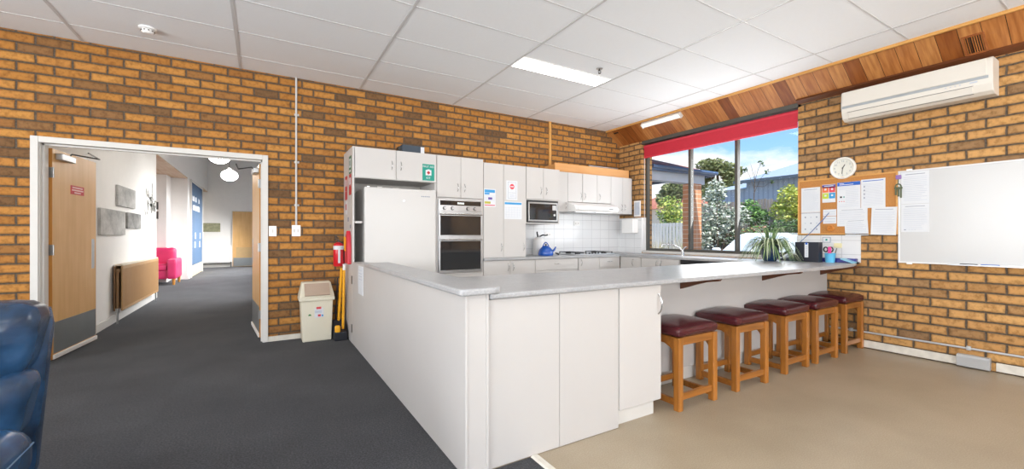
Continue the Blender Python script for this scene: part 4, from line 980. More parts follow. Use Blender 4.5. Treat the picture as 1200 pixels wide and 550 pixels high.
# signs on the end panel (face towards -X)
def on_e(mb, y0, y1, z0, z1, x=.857, t=.002): mb.quadbox((x, (y0 + y1) / 2, (z0 + z1) / 2), -Y3, Z3, NX, y1 - y0, z1 - z0, t)
q = MB(mat('exit_green', '2f6b4a', .5)); on_e(q, 4.94, 5.08, 1.90, 2.10); q.m(M['paper']); on_e(q, 4.965, 5.055, 1.97, 2.07, .855, .0006); q.m(mat('exit_green2', '2f6b4a', .5)); on_e(q, 4.995, 5.03, 1.99, 2.05, .8543, .0006); q.m(M['paper']); on_e(q, 4.97, 5.05, 1.92, 1.945, .855, .0006)
q.build('safety_sign', None, 'small dark green safety sign on the end panel of the fridge housing', 'sign')
rs = mat('fire_red', 'b8343a', .5)
for (y0, y1, z0, z1), lb in zip(((5.20, 5.34, 1.62, 1.90), (4.94, 5.08, 1.66, 1.895)), ('red fire sign on the end panel, nearer the brick wall', 'red fire sign on the end panel, nearer the front edge')):
    q = MB(rs); on_e(q, y0, y1, z0, z1); q.m(M['paper']); on_e(q, y0 + .02, y1 - .02, z0 + .10, z0 + .104, .855, .0006); on_e(q, y0 + .035, y1 - .035, z1 - .12, z1 - .04, .855, .0006)
    q.build('fire_sign', None, lb, 'sign', 'red fire signs')
q = MB(M['paper']); on_e(q, 5.21, 5.33, 1.45, 1.60); q.m(rs); on_e(q, 5.24, 5.30, 1.50, 1.57, .855, .0006); q.m(M['inkd']); on_e(q, 5.10, 5.16, 1.36, 1.41); on_e(q, 4.97, 5.02, 1.28, 1.32)
q.build('small_label', None, 'white label with a red square below the fire signs', 'label')

# ------------------------------------------------------------------ left side: extinguisher, blanket, bin, dustpan set
t = thing('fire_extinguisher', 'red fire extinguisher with a white label hanging on the brick wall', 'extinguisher', (.775, 5.37, .83))
c = (.788, 5.372, .83)
MB(M['red']).lathe([(.001, 0), (.054, 0), (.061, .01), (.061, .245), (.054, .268), (.03, .283), (.018, .288), (.001, .288)], c, 24).build('cylinder', t)
b = MB(M['paper']); b.lathe([(.0614, .20), (.0616, .245)], c, 24); b.box(.772, .797, 5.309, 5.3115, .87, 1.04); b.build('label', t)
b = MB(M['dkmetal']); b.cyl((.788, 5.372, 1.115), (.788, 5.372, 1.145), .014); b.tube([(.79, 5.39, 1.145), (.76, 5.34, 1.15), (.745, 5.30, 1.165)], .008); b.tube([(.785, 5.38, 1.165), (.755, 5.32, 1.185), (.74, 5.29, 1.195)], .007); b.build('lever', t)
b = MB(M['black']); b.tube([(.79, 5.37, 1.13), (.83, 5.35, 1.10), (.838, 5.345, 1.02), (.832, 5.34, .93), (.829, 5.34, .88)], .009); b.build('hose', t)
t = thing('fire_blanket_pouch', 'tall red fire blanket pouch with pointed top hung on the end panel', 'pouch', (.845, 5.03, .87))
b = MB(mat('red_pouch', 'c92a3a', .45)); b.prism([(4.935, .875), (5.12, .885), (5.125, 1.10), (5.08, 1.19), (5.0, 1.255), (4.96, 1.20), (4.935, 1.12)], 'x', .815, .857, .008); b.build('pouch', t)
b = MB(M['yellow']); b.prism([(5.06, 1.02), (5.11, 1.03), (5.135, 1.15), (5.115, 1.19), (5.085, 1.13), (5.05, 1.18), (5.035, 1.13)], 'x', .806, .816, .003); b.build('pull_tab', t)
bm_ = thing('swing_bin', 'cream plastic swing-lid bin standing against the brick wall', 'bin', (.53, 5.27, 0))
cb = mat('cream_plastic', 'dcd6c2', .4, var=.02); 
def frus(mb, x0, x1, y0, y1, z0, X0, X1, Y0, Y1, z1, bev=.012):
    bm = bmesh.new(); vs = [bm.verts.new(p) for p in ((x0, y0, z0), (x1, y0, z0), (x1, y1, z0), (x0, y1, z0), (X0, Y0, z1), (X1, Y0, z1), (X1, Y1, z1), (X0, Y1, z1))]
    for f in ((3, 2, 1, 0), (4, 5, 6, 7), (0, 1, 5, 4), (1, 2, 6, 5), (2, 3, 7, 6), (3, 0, 4, 7)): bm.faces.new([vs[i] for i in f])
    if bev: bmesh.ops.bevel(bm, geom=bm.edges[:], offset=bev, segments=3, profile=.5, affect='EDGES')
    mb.bmadd(bm); return mb
b = MB(cb); frus(b, .385, .685, 5.19, 5.39, 0, .365, .700, 5.175, 5.42, .47); b.build('body', bm_)
b = MB(cb); frus(b, .350, .715, 5.155, 5.43, .462, .350, .715, 5.155, 5.43, .50, .006); frus(b, .350, .715, 5.155, 5.43, .50, .385, .685, 5.27, 5.41, .665); b.build('lid', bm_)
fl = MB(mat('taupe_flap', 'b09c8a', .45)); a0 = Vector((.535, 5.2035, .583)); v_ = Vector((0, .115, .165)).normalized(); fl.quadbox(a0, X3, v_, X3.cross(v_), .26, .155, .012); fl.build('flap', bm_)
q = MB(M['paper']); q.box(.505, .60, 5.178, 5.181, .27, .40); q.m(rd).box(.525, .575, 5.177, 5.178, .365, .39).box(.54, .57, 5.177, 5.178, .28, .305); q.m(sk).box(.578, .595, 5.177, 5.178, .28, .30); q.m(M['ink']).box(.51, .58, 5.177, 5.178, .32, .35); q.build('sticker', bm_)
q = MB(mat('recycle_green', '2f7a34', .5)); q.prism([(.44, .295), (.475, .295), (.4575, .33)], 'y', 5.180, 5.184); q.build('emblem', bm_)
t = thing('dustpan_set', 'yellow-handled lobby broom and black dustpan standing beside the cream bin', 'broom', (.78, 5.2, 0))
b = MB(mat('black_dustpan', '1c1f28', .45)); b.prism([(5.07, .0), (5.33, .0), (5.34, .20), (5.24, .215), (5.13, .11), (5.07, .10)], 'x', .70, .835, .01); b.build('dustpan', t)
b = MB(M['yellow']); b.tube([(.768, 5.24, .20), (.782, 5.21, .55), (.792, 5.18, .82)], .0155); b.build('handle', t, 'yellow dustpan handle')
b = MB(M['yellow']); b.tube([(.80, 5.14, .12), (.806, 5.13, .5), (.81, 5.12, .80)], .014); b.build('handle', t, 'yellow broom handle')
b = MB(M['white']); b.tube([(.81, 5.12, .80), (.812, 5.117, .87)], .017); b.build('white_grip', t)
b = MB(M['yellow']); b.rbox((.735, 5.09, .13), (.03, .02, .045), .018, 4); b.build('broom_head', t)
b = MB(M['black']); b.tube([(.745, 5.30, .15), (.762, 5.28, .70)], .009); b.build('strut', t)
# switches and conduits on the back wall
plate('white light switch beside the door frame on the brick wall', (.101, YB, 1.248), (0, -1, 0), .076, .116, 'switch', 'light_switch', None, 1)
plate('white power switch at the foot of the white conduit', (.338, YB, 1.254), (0, -1, 0), .09, .128, 'switch', 'light_switch', None, 2)
b = MB(mat('grey_white_conduit', 'c9c9c8', .45)); b.cyl((.338, YB - .012, 1.318), (.338, YB - .012, ZC), .0105)
for z in (1.55, 2.05, 2.6): b.box(.318, .368, YB - .008, YB, z - .012, z + .012, .002)
b.build('wall_conduit', None, 'white conduit running from ceiling down to the power switch', 'conduit')
b = MB(M['ltwood']); b.box(3.945, 3.988, YB - .022, YB, 2.16, ZC, .002); b.build('cable_cover', None, 'narrow timber cable cover running up the brick above the cupboards', 'cable cover')

# ------------------------------------------------------------------ ceiling fittings
def troffer(x0, x1, y0, y1, label, s=9.0):
    t = thing('ceiling_light', label, 'ceiling light', ((x0 + x1) / 2, (y0 + y1) / 2, ZC), 0, 'recessed ceiling lights')
    b = MB(M['white'])
    for a in ((x0 - .012, x1 + .012, y0 - .012, y0), (x0 - .012, x1 + .012, y1, y1 + .012), (x0 - .012, x0, y0, y1), (x1, x1 + .012, y0, y1)): b.box(*a, ZC - .008, ZC + .004)
    b.build('frame', t); MB(LITE).box(x0, x1, y0, y1, ZC - .006, ZC + .002).build('diffuser', t)
LITE = emit('lit_diffuser', 'fffdf8', 8.)
troffer(2.30, 3.49, 3.605, 3.855, 'lit rectangular fluorescent panel in the ceiling over the kitchen')
for (x, y), lb in zip(((2.30, .6), (-.19, .6), (2.30, -1.8), (-.19, -1.8), (-2.68, .6)), ('over the beige vinyl', 'above the middle of the lounge carpet', 'over the vinyl by the window wall', 'over the carpet by the window wall', 'nearest the side brick wall')):
    troffer(x, x + 1.2, y, y + .26, 'lit recessed ceiling panel ' + lb)
t = thing('smoke_detector', 'round white smoke detector on the ceiling above the doorway', 'smoke detector', (-.868, 4.81, ZC))
MB(M['white']).lathe([(.001, 0), (.062, 0), (.062, -.014), (.05, -.02), (.001, -.02)], (-.868, 4.81, ZC), 28).build('base', t)
MB(M['white']).lathe([(.001, -.02), (.046, -.02), (.044, -.036), (.03, -.05), (.001, -.052)], (-.868, 4.81, ZC), 28).build('cap', t)
b = MB(M['dkmetal'])
for k in range(10): a = k * PI / 5; b.box(-.868 + .045 * math.cos(a) - .005, -.868 + .045 * math.cos(a) + .005, 4.81 + .045 * math.sin(a) - .005, 4.81 + .045 * math.sin(a) + .005, ZC - .034, ZC - .026)
b.build('vent_slot', t)
t = thing('ceiling_sprinkler', 'small metal fire sprinkler head on the ceiling beside the lit panel', 'sprinkler', (3.17, 3.43, ZC))
MB(M['steel']).lathe([(.001, 0), (.035, 0), (.034, -.006), (.001, -.008)], (3.17, 3.43, ZC), 20).build('rose', t)
b = MB(M['dkmetal']); b.cyl((3.17, 3.43, ZC - .008), (3.17, 3.43, ZC - .03), .008); b.tube([(3.155, 3.43, ZC - .02), (3.152, 3.43, ZC - .04), (3.17, 3.43, ZC - .052)], .003); b.tube([(3.185, 3.43, ZC - .02), (3.188, 3.43, ZC - .04), (3.17, 3.43, ZC - .052)], .003); b.lathe([(.001, -.052), (.016, -.052), (.014, -.056), (.001, -.056)], (3.17, 3.43, ZC), 14); b.build('head', t)

# ------------------------------------------------------------------ recliner
lea = NT('blue_leather'); lb_ = lea.b; lb_.inputs['Roughness'].default_value = .27; lb_.inputs['Specular IOR Level'].default_value = .6
n_ = lea.add('ShaderNodeTexNoise', Scale=5., Detail=4.); lea.link(lea.co(), n_.inputs[0])
lea.link(lea.ramp(n_.outputs[0], [(.3, '16273c'), (.65, '2d557e')]).outputs[0], lb_.inputs['Base Color'])
n2_ = lea.add('ShaderNodeTexNoise', Scale=5., Detail=3., Roughness=.5, Distortion=.4); lea.link(lea.co(scale=(1, 1, 2)), n2_.inputs[0]); lea.bump(n2_.outputs[0], .3, .02)
LE = lea.mat
t = thing('recliner', 'blue leather recliner chair beside the double doorway', 'armchair', (-1.2, 2.2, 0))
def taper(p, u):
    if p.x > .2: p.x -= .03 * (1 - u.z) * (p.x - .2) / .25
    return p
def puff(b):
    def f(p, u):
        p.y -= b * (1 - u.x ** 4) * (1 - u.z ** 2) * (1 if u.y < 0 else 0)
        p.z += .012 * math.sin(u.x * 7 + u.y * 3) * (1 - abs(u.z)); return taper(p, u)
    return f
b = MB(LE); b.rbox((-1.215, 2.45, .775), (.47, .13, .165), .10, 14, puff(.05)); b.build('head_cushion', t)
b = MB(LE); b.rbox((-1.215, 2.41, .52), (.455, .13, .16), .10, 14, puff(.04)); b.build('back_cushion', t)
b = MB(LE); b.rbox((-1.22, 2.55, .52), (.455, .07, .39), .06, 8, taper); b.build('back_frame', t)
sc_ = MB(LE); sc_.rbox((-1.20, 2.0, .375), (.455, .36, .11), .09, 14, lambda p, u: p + Z3 * (.03 * (1 - u.x ** 2) * (1 - u.y ** 2) if u.z > 0 else 0)); sc_ = sc_.build('seat_cushion', t)
b = MB(mat('pale_piping', '5f7c98', .5)); b.tube([(-.748, 2.30, .41), (-.744, 1.97, .40), (-.75, 1.72, .395)], .003); b.build('piping', sc_)
b = MB(LE); b.rbox((-1.20, 2.02, .16), (.42, .40, .12), .05, 6); b.build('base', t)
# ------------------------------------------------------------------ hall beyond the doorway
HX, HC, FY = -1.75, 4.7, 19.2
b = MB(M['plaster']); b.box(-4.2, -1.79, 5.60, 5.63, 0, HC); b.box(.057, 3.2, 5.60, 5.63, 0, HC); b.box(-1.79, .057, 5.60, 5.63, 2.10, HC)
struct(b, 'wall_hall_near', 'white plaster hall side of the doorway wall', 'wall')
b = MB(M['plaster'])
b.box(HX - .12, HX, 5.63, 10.4, 0, HC); b.box(HX - .12, HX, 10.4, 14.35, 2.78, HC); b.box(HX - .12, HX, 14.35, 17.3, 0, HC); b.box(HX - .12, HX, 17.3, FY, 2.84, HC)
b.box(-3.2, HX - .12, 10.28, 10.4, 0, 2.9); b.box(-3.32, -3.2, 10.28, 13.87, 0, 2.9); b.box(-3.2, -2.11, 13.75, 13.87, 0, 2.9); b.box(-2.23, -2.11, 13.87, 14.35, 0, 2.9); b.box(-2.11, HX - .12, 14.35, 14.47, 0, 2.9)
b.box(-3.6, HX - .12, 17.18, 17.3, 0, 2.95); b.box(-3.72, -3.6, 17.18, FY, 0, 2.95)
struct(b, 'wall_hall_left', 'white hall wall with recesses for the pink armchair', 'wall')
b = MB(M['plaster']); b.box(-3.72, .2, FY, FY + .15, 0, HC)
struct(b, 'wall_hall_far', 'white wall closing the far end of the hall', 'wall')
b = MB(M['plaster']); ys = 5.63
WIN = [(9.2, 10.6), (11.1, 12.5), (13.0, 14.4), (14.9, 16.3), (16.8, 18.2)]
for a, c in WIN + [(FY, FY)]: b.box(.10, .25, ys, a, 0, HC); ys = c
for a, c in WIN: b.box(.10, .25, a, c, 0, .35); b.box(.10, .25, a, c, 2.9, HC)
struct(b, 'wall_hall_right', 'white hall wall with a row of tall windows', 'wall')
for i, (a, c) in enumerate(WIN):
    b = MB(M['trim']); b.box(.15, .20, a, a + .05, .35, 2.9); b.box(.15, .20, c - .05, c, .35, 2.9); b.box(.15, .20, a, c, .35, .40); b.box(.15, .20, a, c, 2.85, 2.9); b.box(.15, .20, a, c, 1.5, 1.54)
    w = struct(b, 'window_%d' % (i + 5), 'tall white framed hall window lighting the carpet', 'window')
    MB(M['glass']).box(.172, .178, a + .05, c - .05, .40, 2.85).build('pane', w)
b = MB(M['plaster']); b.box(-3.75, .3, 5.60, FY + .15, HC, HC + .1)
struct(b, 'ceiling.002', 'high white ceiling of the hall', 'ceiling')
sof = wood('recess_lining', 'c9b59c', 'b08a5e', 'Y', .5, .5)
b = MB(sof); b.box(-3.2, HX - .001, 10.4, 14.35, 2.76, 2.78); b.box(-3.6, HX - .001, 17.3, FY, 2.82, 2.84)
struct(b, 'ceiling.003', 'timber lined soffit over the hall recesses', 'ceiling')
b = MB(M['trim']); b.box(HX, HX + .015, 5.63, 10.4, 0, .10, .003); b.box(HX, HX + .015, 14.35, 14.70, 0, .10); b.box(-3.6, HX, FY - .015, FY, 0, .12); b.box(HX, -1.02, FY - .015, FY, 0, .12)
struct(b, 'baseboard_hall', 'white skirting board along the hall walls', 'baseboard')

# tan panel radiator
t = thing('hall_radiator', 'tan double-panel radiator low on the white hall wall', 'radiator', (-1.68, 8.75, .15))
rm = mat('tan_enamel', 'b08a5c', .45, var=.05); rmd = mat('brown_enamel', '7d5c38', .5)
b = MB(rm); b.box(-1.655, -1.635, 7.62, 9.90, .17, .78, .006)
for k in range(44): b.box(-1.636, -1.631, 7.66 + k * .0508, 7.66 + k * .0508 + .03, .21, .74)
b.build('front_panel', t); MB(rmd).box(-1.73, -1.71, 7.62, 9.90, .17, .78, .006).build('rear_panel', t)
MB(mat('pale_grille', 'd2c8b4', .5)).box(-1.73, -1.64, 7.68, 9.90, .78, .80, .004).build('top_grille', t)
b = MB(rmd); b.cyl((-1.685, 7.60, .72), (-1.66, 7.60, .72), .025); b.cyl((-1.68, 7.585, .16), (-1.68, 7.585, .74), .014); b.build('end_pipe', t)
b = MB(M['steel'])
for y in (7.585, 9.93): b.cyl((-1.68, y, 0), (-1.68, y, .20), .012); b.cyl((-1.68, y, .15), (-1.68, y, .21), .022)
b.build('valve', t)
# pictures
def canvas_mat(nm, a, c, s):
    q = NT(nm); n = q.add('ShaderNodeTexNoise', Scale=s, Detail=6., Roughness=.7); q.link(q.co(scale=(1, 1, 1.6)), n.inputs[0])
    q.link(q.ramp(n.outputs[0], [(.3, a), (.65, c)]).outputs[0], q.b.inputs['Base Color']); q.b.inputs['Roughness'].default_value = .8; return q.mat
for lb, y0, y1, z0, z1, a, c, s in (('large pale grey canvas picture lowest on the hall wall', 7.07, 8.16, 1.205, 1.545, '8f8f8d', 'c4c3c0', 3), ('pale grey canvas picture hung highest in the hall', 7.80, 8.72, 1.615, 1.905, '8d8d8b', 'bfbebb', 4), ('small dark grey canvas picture hung furthest along the hall wall', 8.30, 9.08, 1.305, 1.545, '555654', '9b9a97', 4)):
    p = thing('canvas_picture', lb, 'picture', (HX, (y0 + y1) / 2, z0), 0, 'grey pictures in the hall')
    MB(canvas_mat('canvas_' + str(s) + a, a, c, s)).box(HX + .002, HX + .03, y0, y1, z0, z1, .002, 1).build('canvas', p)
q = MB(mat('grey_branch', '85847f', .7, var=.1)); R = random.Random(3)
for k in range(46):
    y, z = 9.98 + R.gauss(0, .24), 1.78 + R.gauss(0, .13); a = R.uniform(-.5, .5) + PI / 2 * R.choice((-1, 1)) * R.random(); L = R.uniform(.05, .14)
    d = Vector((0, math.cos(a) * 1.6, math.sin(a) - .8)).normalized(); s_ = Vector((0, -d.z, d.y)); c = Vector((HX + .004, min(max(y, 9.45), 10.3), z))
    q.add([c - d * L, c + s_ * L * .22, c + d * L, c - s_ * L * .22], [(0, 1, 2, 3)])
q.tube([(HX + .004, 10.05, 2.16), (HX + .004, 10.08, 1.9), (HX + .004, 10.0, 1.6)], .006); q.build('branch_decal', None, 'grey leafy branch motif near the end of the hall wall', 'decoration')
for k, (z0, z1) in enumerate(((1.86, 2.05), (1.62, 1.81))):
    q = MB(mat('dark_photo%d' % k, '4b4946', .5)); q.box(-2.52, -2.27, 13.73, 13.75, z0, z1); q.m(M['ink']).box(-2.47, -2.36, 13.727, 13.73, z0 + .04, z1 - .05)
    q.build('framed_photo', None, 'dark framed photo on the recess wall, %s of a pair' % ('upper' if k == 0 else 'lower'), 'picture', 'dark framed photos')
# pink armchair (faces the doorway)
pk = mat('raspberry_leather', 'd02f66', .38, var=.06, spec=.5)
t = thing('hall_armchair', 'raspberry pink armchair standing in the hall recess', 'armchair', (-2.25, 13.3, 0))
MB(pk).rbox((-2.25, 13.28, .26), (.30, .40, .12), .04, 6).build('base', t)
MB(pk).rbox((-2.25, 13.18, .42), (.29, .33, .08), .05, 8).build('seat_cushion', t)
MB(pk).rbox((-2.25, 13.58, .60), (.36, .13, .29), .07, 8).build('backrest', t)
for x in (-2.62, -1.875): MB(pk).rbox((x, 13.26, .385), (.095, .44, .245), .05, 8).build('armrest', t)
for x in (-2.66, -1.84):
    for y in (12.88, 13.62): MB(M['oakedge']).cyl((x, y, 0), (x, y, .15), .025, .035).build('leg', t)
# blue folding doors
t = thing('blue_folding_doors', 'tall slate blue folding doors with white lettering on the hall wall', 'folding doors', (HX, 15.95, 0))
bp = mat('slate_blue_paint', '34506e', .75, var=.06)
for k in range(4): MB(bp).box(HX, HX + .03, 14.74 + k * .62, 15.355 + k * .62, .33, 2.72, .004).build('door_panel', t)
MB(mat('pale_timber_base', 'c6b48c', .5)).box(HX, HX + .028, 14.74, 17.215, .02, .325, .003).build('base_panel', t)
b = MB(M['trim']); b.box(HX, HX + .05, 14.69, 14.74, 0, 2.78); b.box(HX, HX + .05, 17.22, 17.29, 0, 2.78); b.box(HX, HX + .05, 14.74, 17.22, 2.72, 2.78); b.build('frame', t)
q = MB(M['paper']); R = random.Random(9)
for z, ys_, hgt in ((2.28, ((15.0, 15.5), (15.6, 15.9), (16.3, 16.6)), .16), (2.02, ((15.1, 15.9), (15.95, 16.6)), .17)):
    for a, c in ys_:
        y = a
        while y < c - .04: w_ = R.uniform(.05, .09); q.box(HX + .03, HX + .032, y, y + w_, z - hgt / 2, z + hgt / 2 - R.uniform(0, .04)); y += w_ + .03
for y, z in ((15.6, 1.2), (15.5, .93), (16.6, .93), (16.7, 1.2)): q.box(HX + .03, HX + .034, y - .08, y + .08, z - .1, z + .08)
q.build('lettering', t)
# far end
t = thing('white_radiator', 'white ribbed radiator under the small picture at the far end of the hall', 'radiator', (-1.4, FY - .08, .15))
b = MB(M['white']); b.box(-1.92, -1.0, FY - .09, FY - .04, .17, .82, .006)
for k in range(18): b.box(-1.90 + k * .05, -1.90 + k * .05 + .028, FY - .10, FY - .09, .20, .79, .003)
b.build('panel', t)
b = MB(M['dkmetal']); b.cyl((-1.92, FY - .08, .12), (-1.05, FY - .08, .12), .015); b.cyl((-1.02, FY - .08, .0), (-1.02, FY - .08, .2), .015); b.build('pipe', t)
q = MB(canvas_mat('olive_canvas', '6f7057', 'a3a284', 7)); q.box(-1.89, -1.36, FY - .03, FY, 1.33, 1.66, .003)
q.build('canvas_picture', None, 'wide olive-toned picture above the white radiator', 'picture')
dd = thing('door_3', 'closed blond timber door at the far end of the hall', 'door', (-.55, FY, 0), kind='structure')
MB(M['oak']).box(-.975, -.14, FY - .04, FY, .01, 2.115).build('door_panel', dd)
MB(M['kick']).box(-.95, -.15, FY - .044, FY - .04, .02, .34).build('kick_plate', dd)
MB(mat('pale_ply_panel', 'c9a878', .5)).box(-.86, -.15, FY - .043, FY - .04, .36, .74).build('lower_panel', dd)
b = MB(M['trim']); b.box(-1.0, -.975, FY - .05, FY, 0, 2.14); b.box(-.14, -.115, FY - .05, FY, 0, 2.14); b.box(-1.0, -.115, FY - .05, FY, 2.115, 2.14); b.build('door_frame', dd)
GLB = emit('lit_opal_glass', 'fffaf2', 24.)
for (x, y, z), lb in zip(((-.56, 10.0, 2.39), (-.555, 7.66, 2.39)), ('white opal globe pendant lamp hanging in the hall', 'white opal pendant lamp half hidden behind the door head')):
    t = thing('pendant_lamp', lb, 'pendant lamp', (x, y, z), 0, 'pendant lamps in the hall')
    MB(GLB).lathe([(.001, -.105), (.06, -.10), (.11, -.07), (.143, -.02), (.143, .015), (.12, .06), (.07, .095), (.04, .105), (.001, .105)], (x, y, z), 28).build('globe', t)
    MB(M['white']).cyl((x, y, z + .10), (x, y, z + .15), .04, .03).build('cap', t)
    MB(M['dkmetal']).cyl((x, y, z + .15), (x, y, HC), .004).build('cord', t)
# ------------------------------------------------------------------ outside the kitchen window
def terrain():
    q = NT('driveway_and_soil'); n = q.add('ShaderNodeTexNoise', Scale=1.5, Detail=6.); q.link(q.co(), n.inputs[0])
    q.link(q.ramp(n.outputs[0], [(.3, '8b8377'), (.7, 'b3aa9c')]).outputs[0], q.b.inputs['Base Color']); q.b.inputs['Roughness'].default_value = .95
    b = MB(q.mat); X_ = [5.76, 8, 10.4, 11.6, 12.2, 13.0, 14, 18, 30, 60, 120]; Y_ = [-30, -10, 0, 3, 5, 7, 9, 12, 16, 24, 50, 120]
    def z(x): return -.15 if x <= 11.6 else (-.15 + (x - 11.6) * 1.05 if x < 13 else 1.32 + (x - 13) * .01)
    vs = [(x, y, z(x)) for x in X_ for y in Y_]; m = len(Y_)
    b.add(vs, [(i * m + j, (i + 1) * m + j, (i + 1) * m + j + 1, i * m + j + 1) for i in range(len(X_) - 1) for j in range(m - 1)])
    struct(b, 'ground', 'grey driveway and planted bank outside the kitchen window', 'ground')
terrain()
b = MB(mat('paving', '9a9489', .95, var=.08)); b.box(-40, 5.76, -40, -3.75, -.3, -.15)
b.box(.25, 5.76, 5.6, 24, -.3, -.15)
struct(b, 'ground.001', 'paved ground around the building', 'ground')
# main roof over the rooms; its unseen eave is sized to block the sun
b = MB(mat('roof_sheet', '8a5a48', .8)); b.box(-5.2, 6.95, -4.6, 5.60, 3.12, 3.22); b.box(5.76, 6.95, -4.6, 4.9, 2.92, 3.12)
struct(b, 'roof', 'eaves and roof deck over the kitchen window', 'roof')
# neighbouring wing: tiled eave on a brick pier
rt = NT('terracotta_tiles'); tcn = rt.add('ShaderNodeTexBrick'); rt.link(rt.co(), tcn.inputs[0]); tcn.inputs['Scale'].default_value = 1.
tcn.inputs['Brick Width'].default_value = .25; tcn.inputs['Row Height'].default_value = .3; tcn.inputs['Mortar Size'].default_value = .018
tcn.inputs['Color1'].default_value = lin('a5614b'); tcn.inputs['Color2'].default_value = lin('b87760'); tcn.inputs['Mortar'].default_value = lin('6d3d30'); rt.link(tcn.outputs[0], rt.b.inputs['Base Color']); rt.b.inputs['Roughness'].default_value = .8
bluep = mat('blue_grey_fascia', '4a6284', .45, var=.04); bluel = mat('pale_blue_beam', 'c3d2e4', .5, var=.04)
t = thing('verandah_roof', 'terracotta tiled verandah roof with blue fascia outside the window', 'roof', (6.6, 6.5, 2.4))
def hip(x0, x1, y0, y1, z0, pitch, th):
    k = math.tan(math.radians(pitch)); yr = (y0 + y1) / 2; zr = z0 + (yr - y0) * k; xr = x1 - (yr - y0)
    b = MB(rt.mat); vs = [(x0, y0, z0), (x1, y0, z0), (x1, y1, z0), (x0, y1, z0), (x0, yr, zr), (xr, yr, zr)]
    vs += [(x, y, z - th) for x, y, z in vs[:4]]
    b.add(vs, [(0, 1, 5, 4), (1, 2, 5), (2, 3, 4, 5), (0, 4, 3), (9, 8, 7, 6), (0, 6, 7, 1), (1, 7, 8, 2), (2, 8, 9, 3), (3, 9, 6, 0)]); return b
hip(5.78, 7.58, 4.98, 6.62, 2.43, 21, .03).build('tiles', t)
b = MB(bluep); b.box(5.78, 7.58, 4.96, 5.0, 2.345, 2.435, .004); b.box(7.56, 7.60, 4.96, 6.64, 2.345, 2.435, .004); b.box(5.78, 7.58, 6.6, 6.64, 2.345, 2.435, .004); b.cyl((5.78, 4.94, 2.405), (7.62, 4.94, 2.405), .035); b.build('fascia', t)
b = MB(bluel); b.box(5.78, 7.50, 5.12, 5.30, 2.20, 2.39); b.build('beam', t)
pb = tile_mat('orange_pier_brick', 'c98d66', 'd8c7b4', .24, .086, 'X', .9, g=.006); pb2 = tile_mat('orange_pier_brick_side', 'c48660', 'd8c7b4', .24, .086, 'Y', .9, g=.006)
b = MB(pb); b.box(7.10, 7.37, 5.10, 5.32, -.15, 2.20); b.build('brick_pier', None, 'orange brick pier holding up the verandah beam', 'pier')

# white car parked nose-on
t = thing('parked_car', 'white car parked facing the kitchen window', 'car', (10.6, 5.5, -.15))
cw_ = mat('white_car_paint', 'e9ebec', .2, var=.005, coat=.8); cg = mat('car_glass', 'ccd6dc', .08, var=.05, spec=.9, coat=.6); T = Matrix.Translation((10.62, 5.5, -.17)) @ Matrix.Rotation(math.radians(6), 4, 'Z')  # pale glass colour has the bright sky reflection painted in
def carbody():
    secs = [(-2.05, .62, .30, .62), (-1.95, .76, .25, .72), (-1.5, .82, .22, .84), (-.95, .84, .20, .93), (0, .85, .2, .95), (1.0, .85, .2, .95), (1.6, .83, .24, .92), (1.95, .74, .30, .85)]
    vs = []; n = 12
    for x, w, z0, z1 in secs:
        for k in range(n):
            a = 2 * PI * k / n; ca, sa = math.cos(a), math.sin(a); e = .45
            vs.append((x, w * math.copysign(abs(ca) ** e, ca), (z0 + z1) / 2 + (z1 - z0) / 2 * math.copysign(abs(sa) ** e, sa)))
    fs = [(i * n + k, i * n + (k + 1) % n, (i + 1) * n + (k + 1) % n, (i + 1) * n + k) for i in range(len(secs) - 1) for k in range(n)]
    fs += [tuple(range(n - 1, -1, -1)), tuple(range((len(secs) - 1) * n, len(secs) * n))]
    q = MB(cw_); q.T = T; q.add(vs, fs, True); return q
carbody().build('body', t, sharp=60)
def cabin(f, top=True):
    """greenhouse points: lower ring at the waist, upper ring at the roof"""
    lo = [(-1.02, -.74), (-1.10, 0), (-1.02, .74), (1.70, .72), (1.76, 0), (1.70, -.72)]; hi = [(-.28, -.58), (-.36, 0), (-.28, .58), (1.25, .56), (1.3, 0), (1.25, -.56)]
    return lo, hi
lo, hi = cabin(0)
q = MB(cw_); q.T = T; n = 6
vs = [(x, y, .92) for x, y in lo] + [(x, y, 1.38) for x, y in hi] + [(x * .9 + .03, y * .8, 1.43) for x, y in hi]
q.add(vs, [(k, (k + 1) % n, n + (k + 1) % n, n + k) for k in range(n)] + [(n + k, n + (k + 1) % n, 2 * n + (k + 1) % n, 2 * n + k) for k in range(n)] + [tuple(range(2 * n, 3 * n))], True); q.build('roof', t, sharp=35)
q = MB(cg); q.T = T
def pane(a, b_, c, d, off):
    vs = [Vector(p) for p in (a, b_, c, d)]; nrm = (vs[1] - vs[0]).cross(vs[3] - vs[0]).normalized()
    cen = sum(vs, Vector()) / 4; ins = [cen + (p - cen) * .9 for p in vs]; nn = nrm if nrm.dot(cen - Vector((.3, 0, 1.0))) > 0 else -nrm
    q.add([p + nn * off for p in ins] + [p for p in ins], [(0, 1, 2, 3), (0, 4, 5, 1), (1, 5, 6, 2), (2, 6, 7, 3), (3, 7, 4, 0)])
L3 = [Vector((x, y, .92)) for x, y in lo]; H3 = [Vector((x, y, 1.38)) for x, y in hi]
pane(L3[0], L3[1], H3[1], H3[0], .012); pane(L3[1], L3[2], H3[2], H3[1], .012); q.build('windscreen', t)
q = MB(cg); q.T = T
for A, B_, sgn in ((0, 5, 1), (2, 3, 1)):
    m0 = L3[A].lerp(L3[B_], .5); m1 = H3[A].lerp(H3[B_], .45)
    pane(L3[A], m0, m1, H3[A], .012); pane(m0, L3[B_], H3[B_], m1, .012)
pane(L3[3], L3[5], H3[5], H3[3], .012); q.build('side_window', t)
q = MB(M['black']); q.T = T
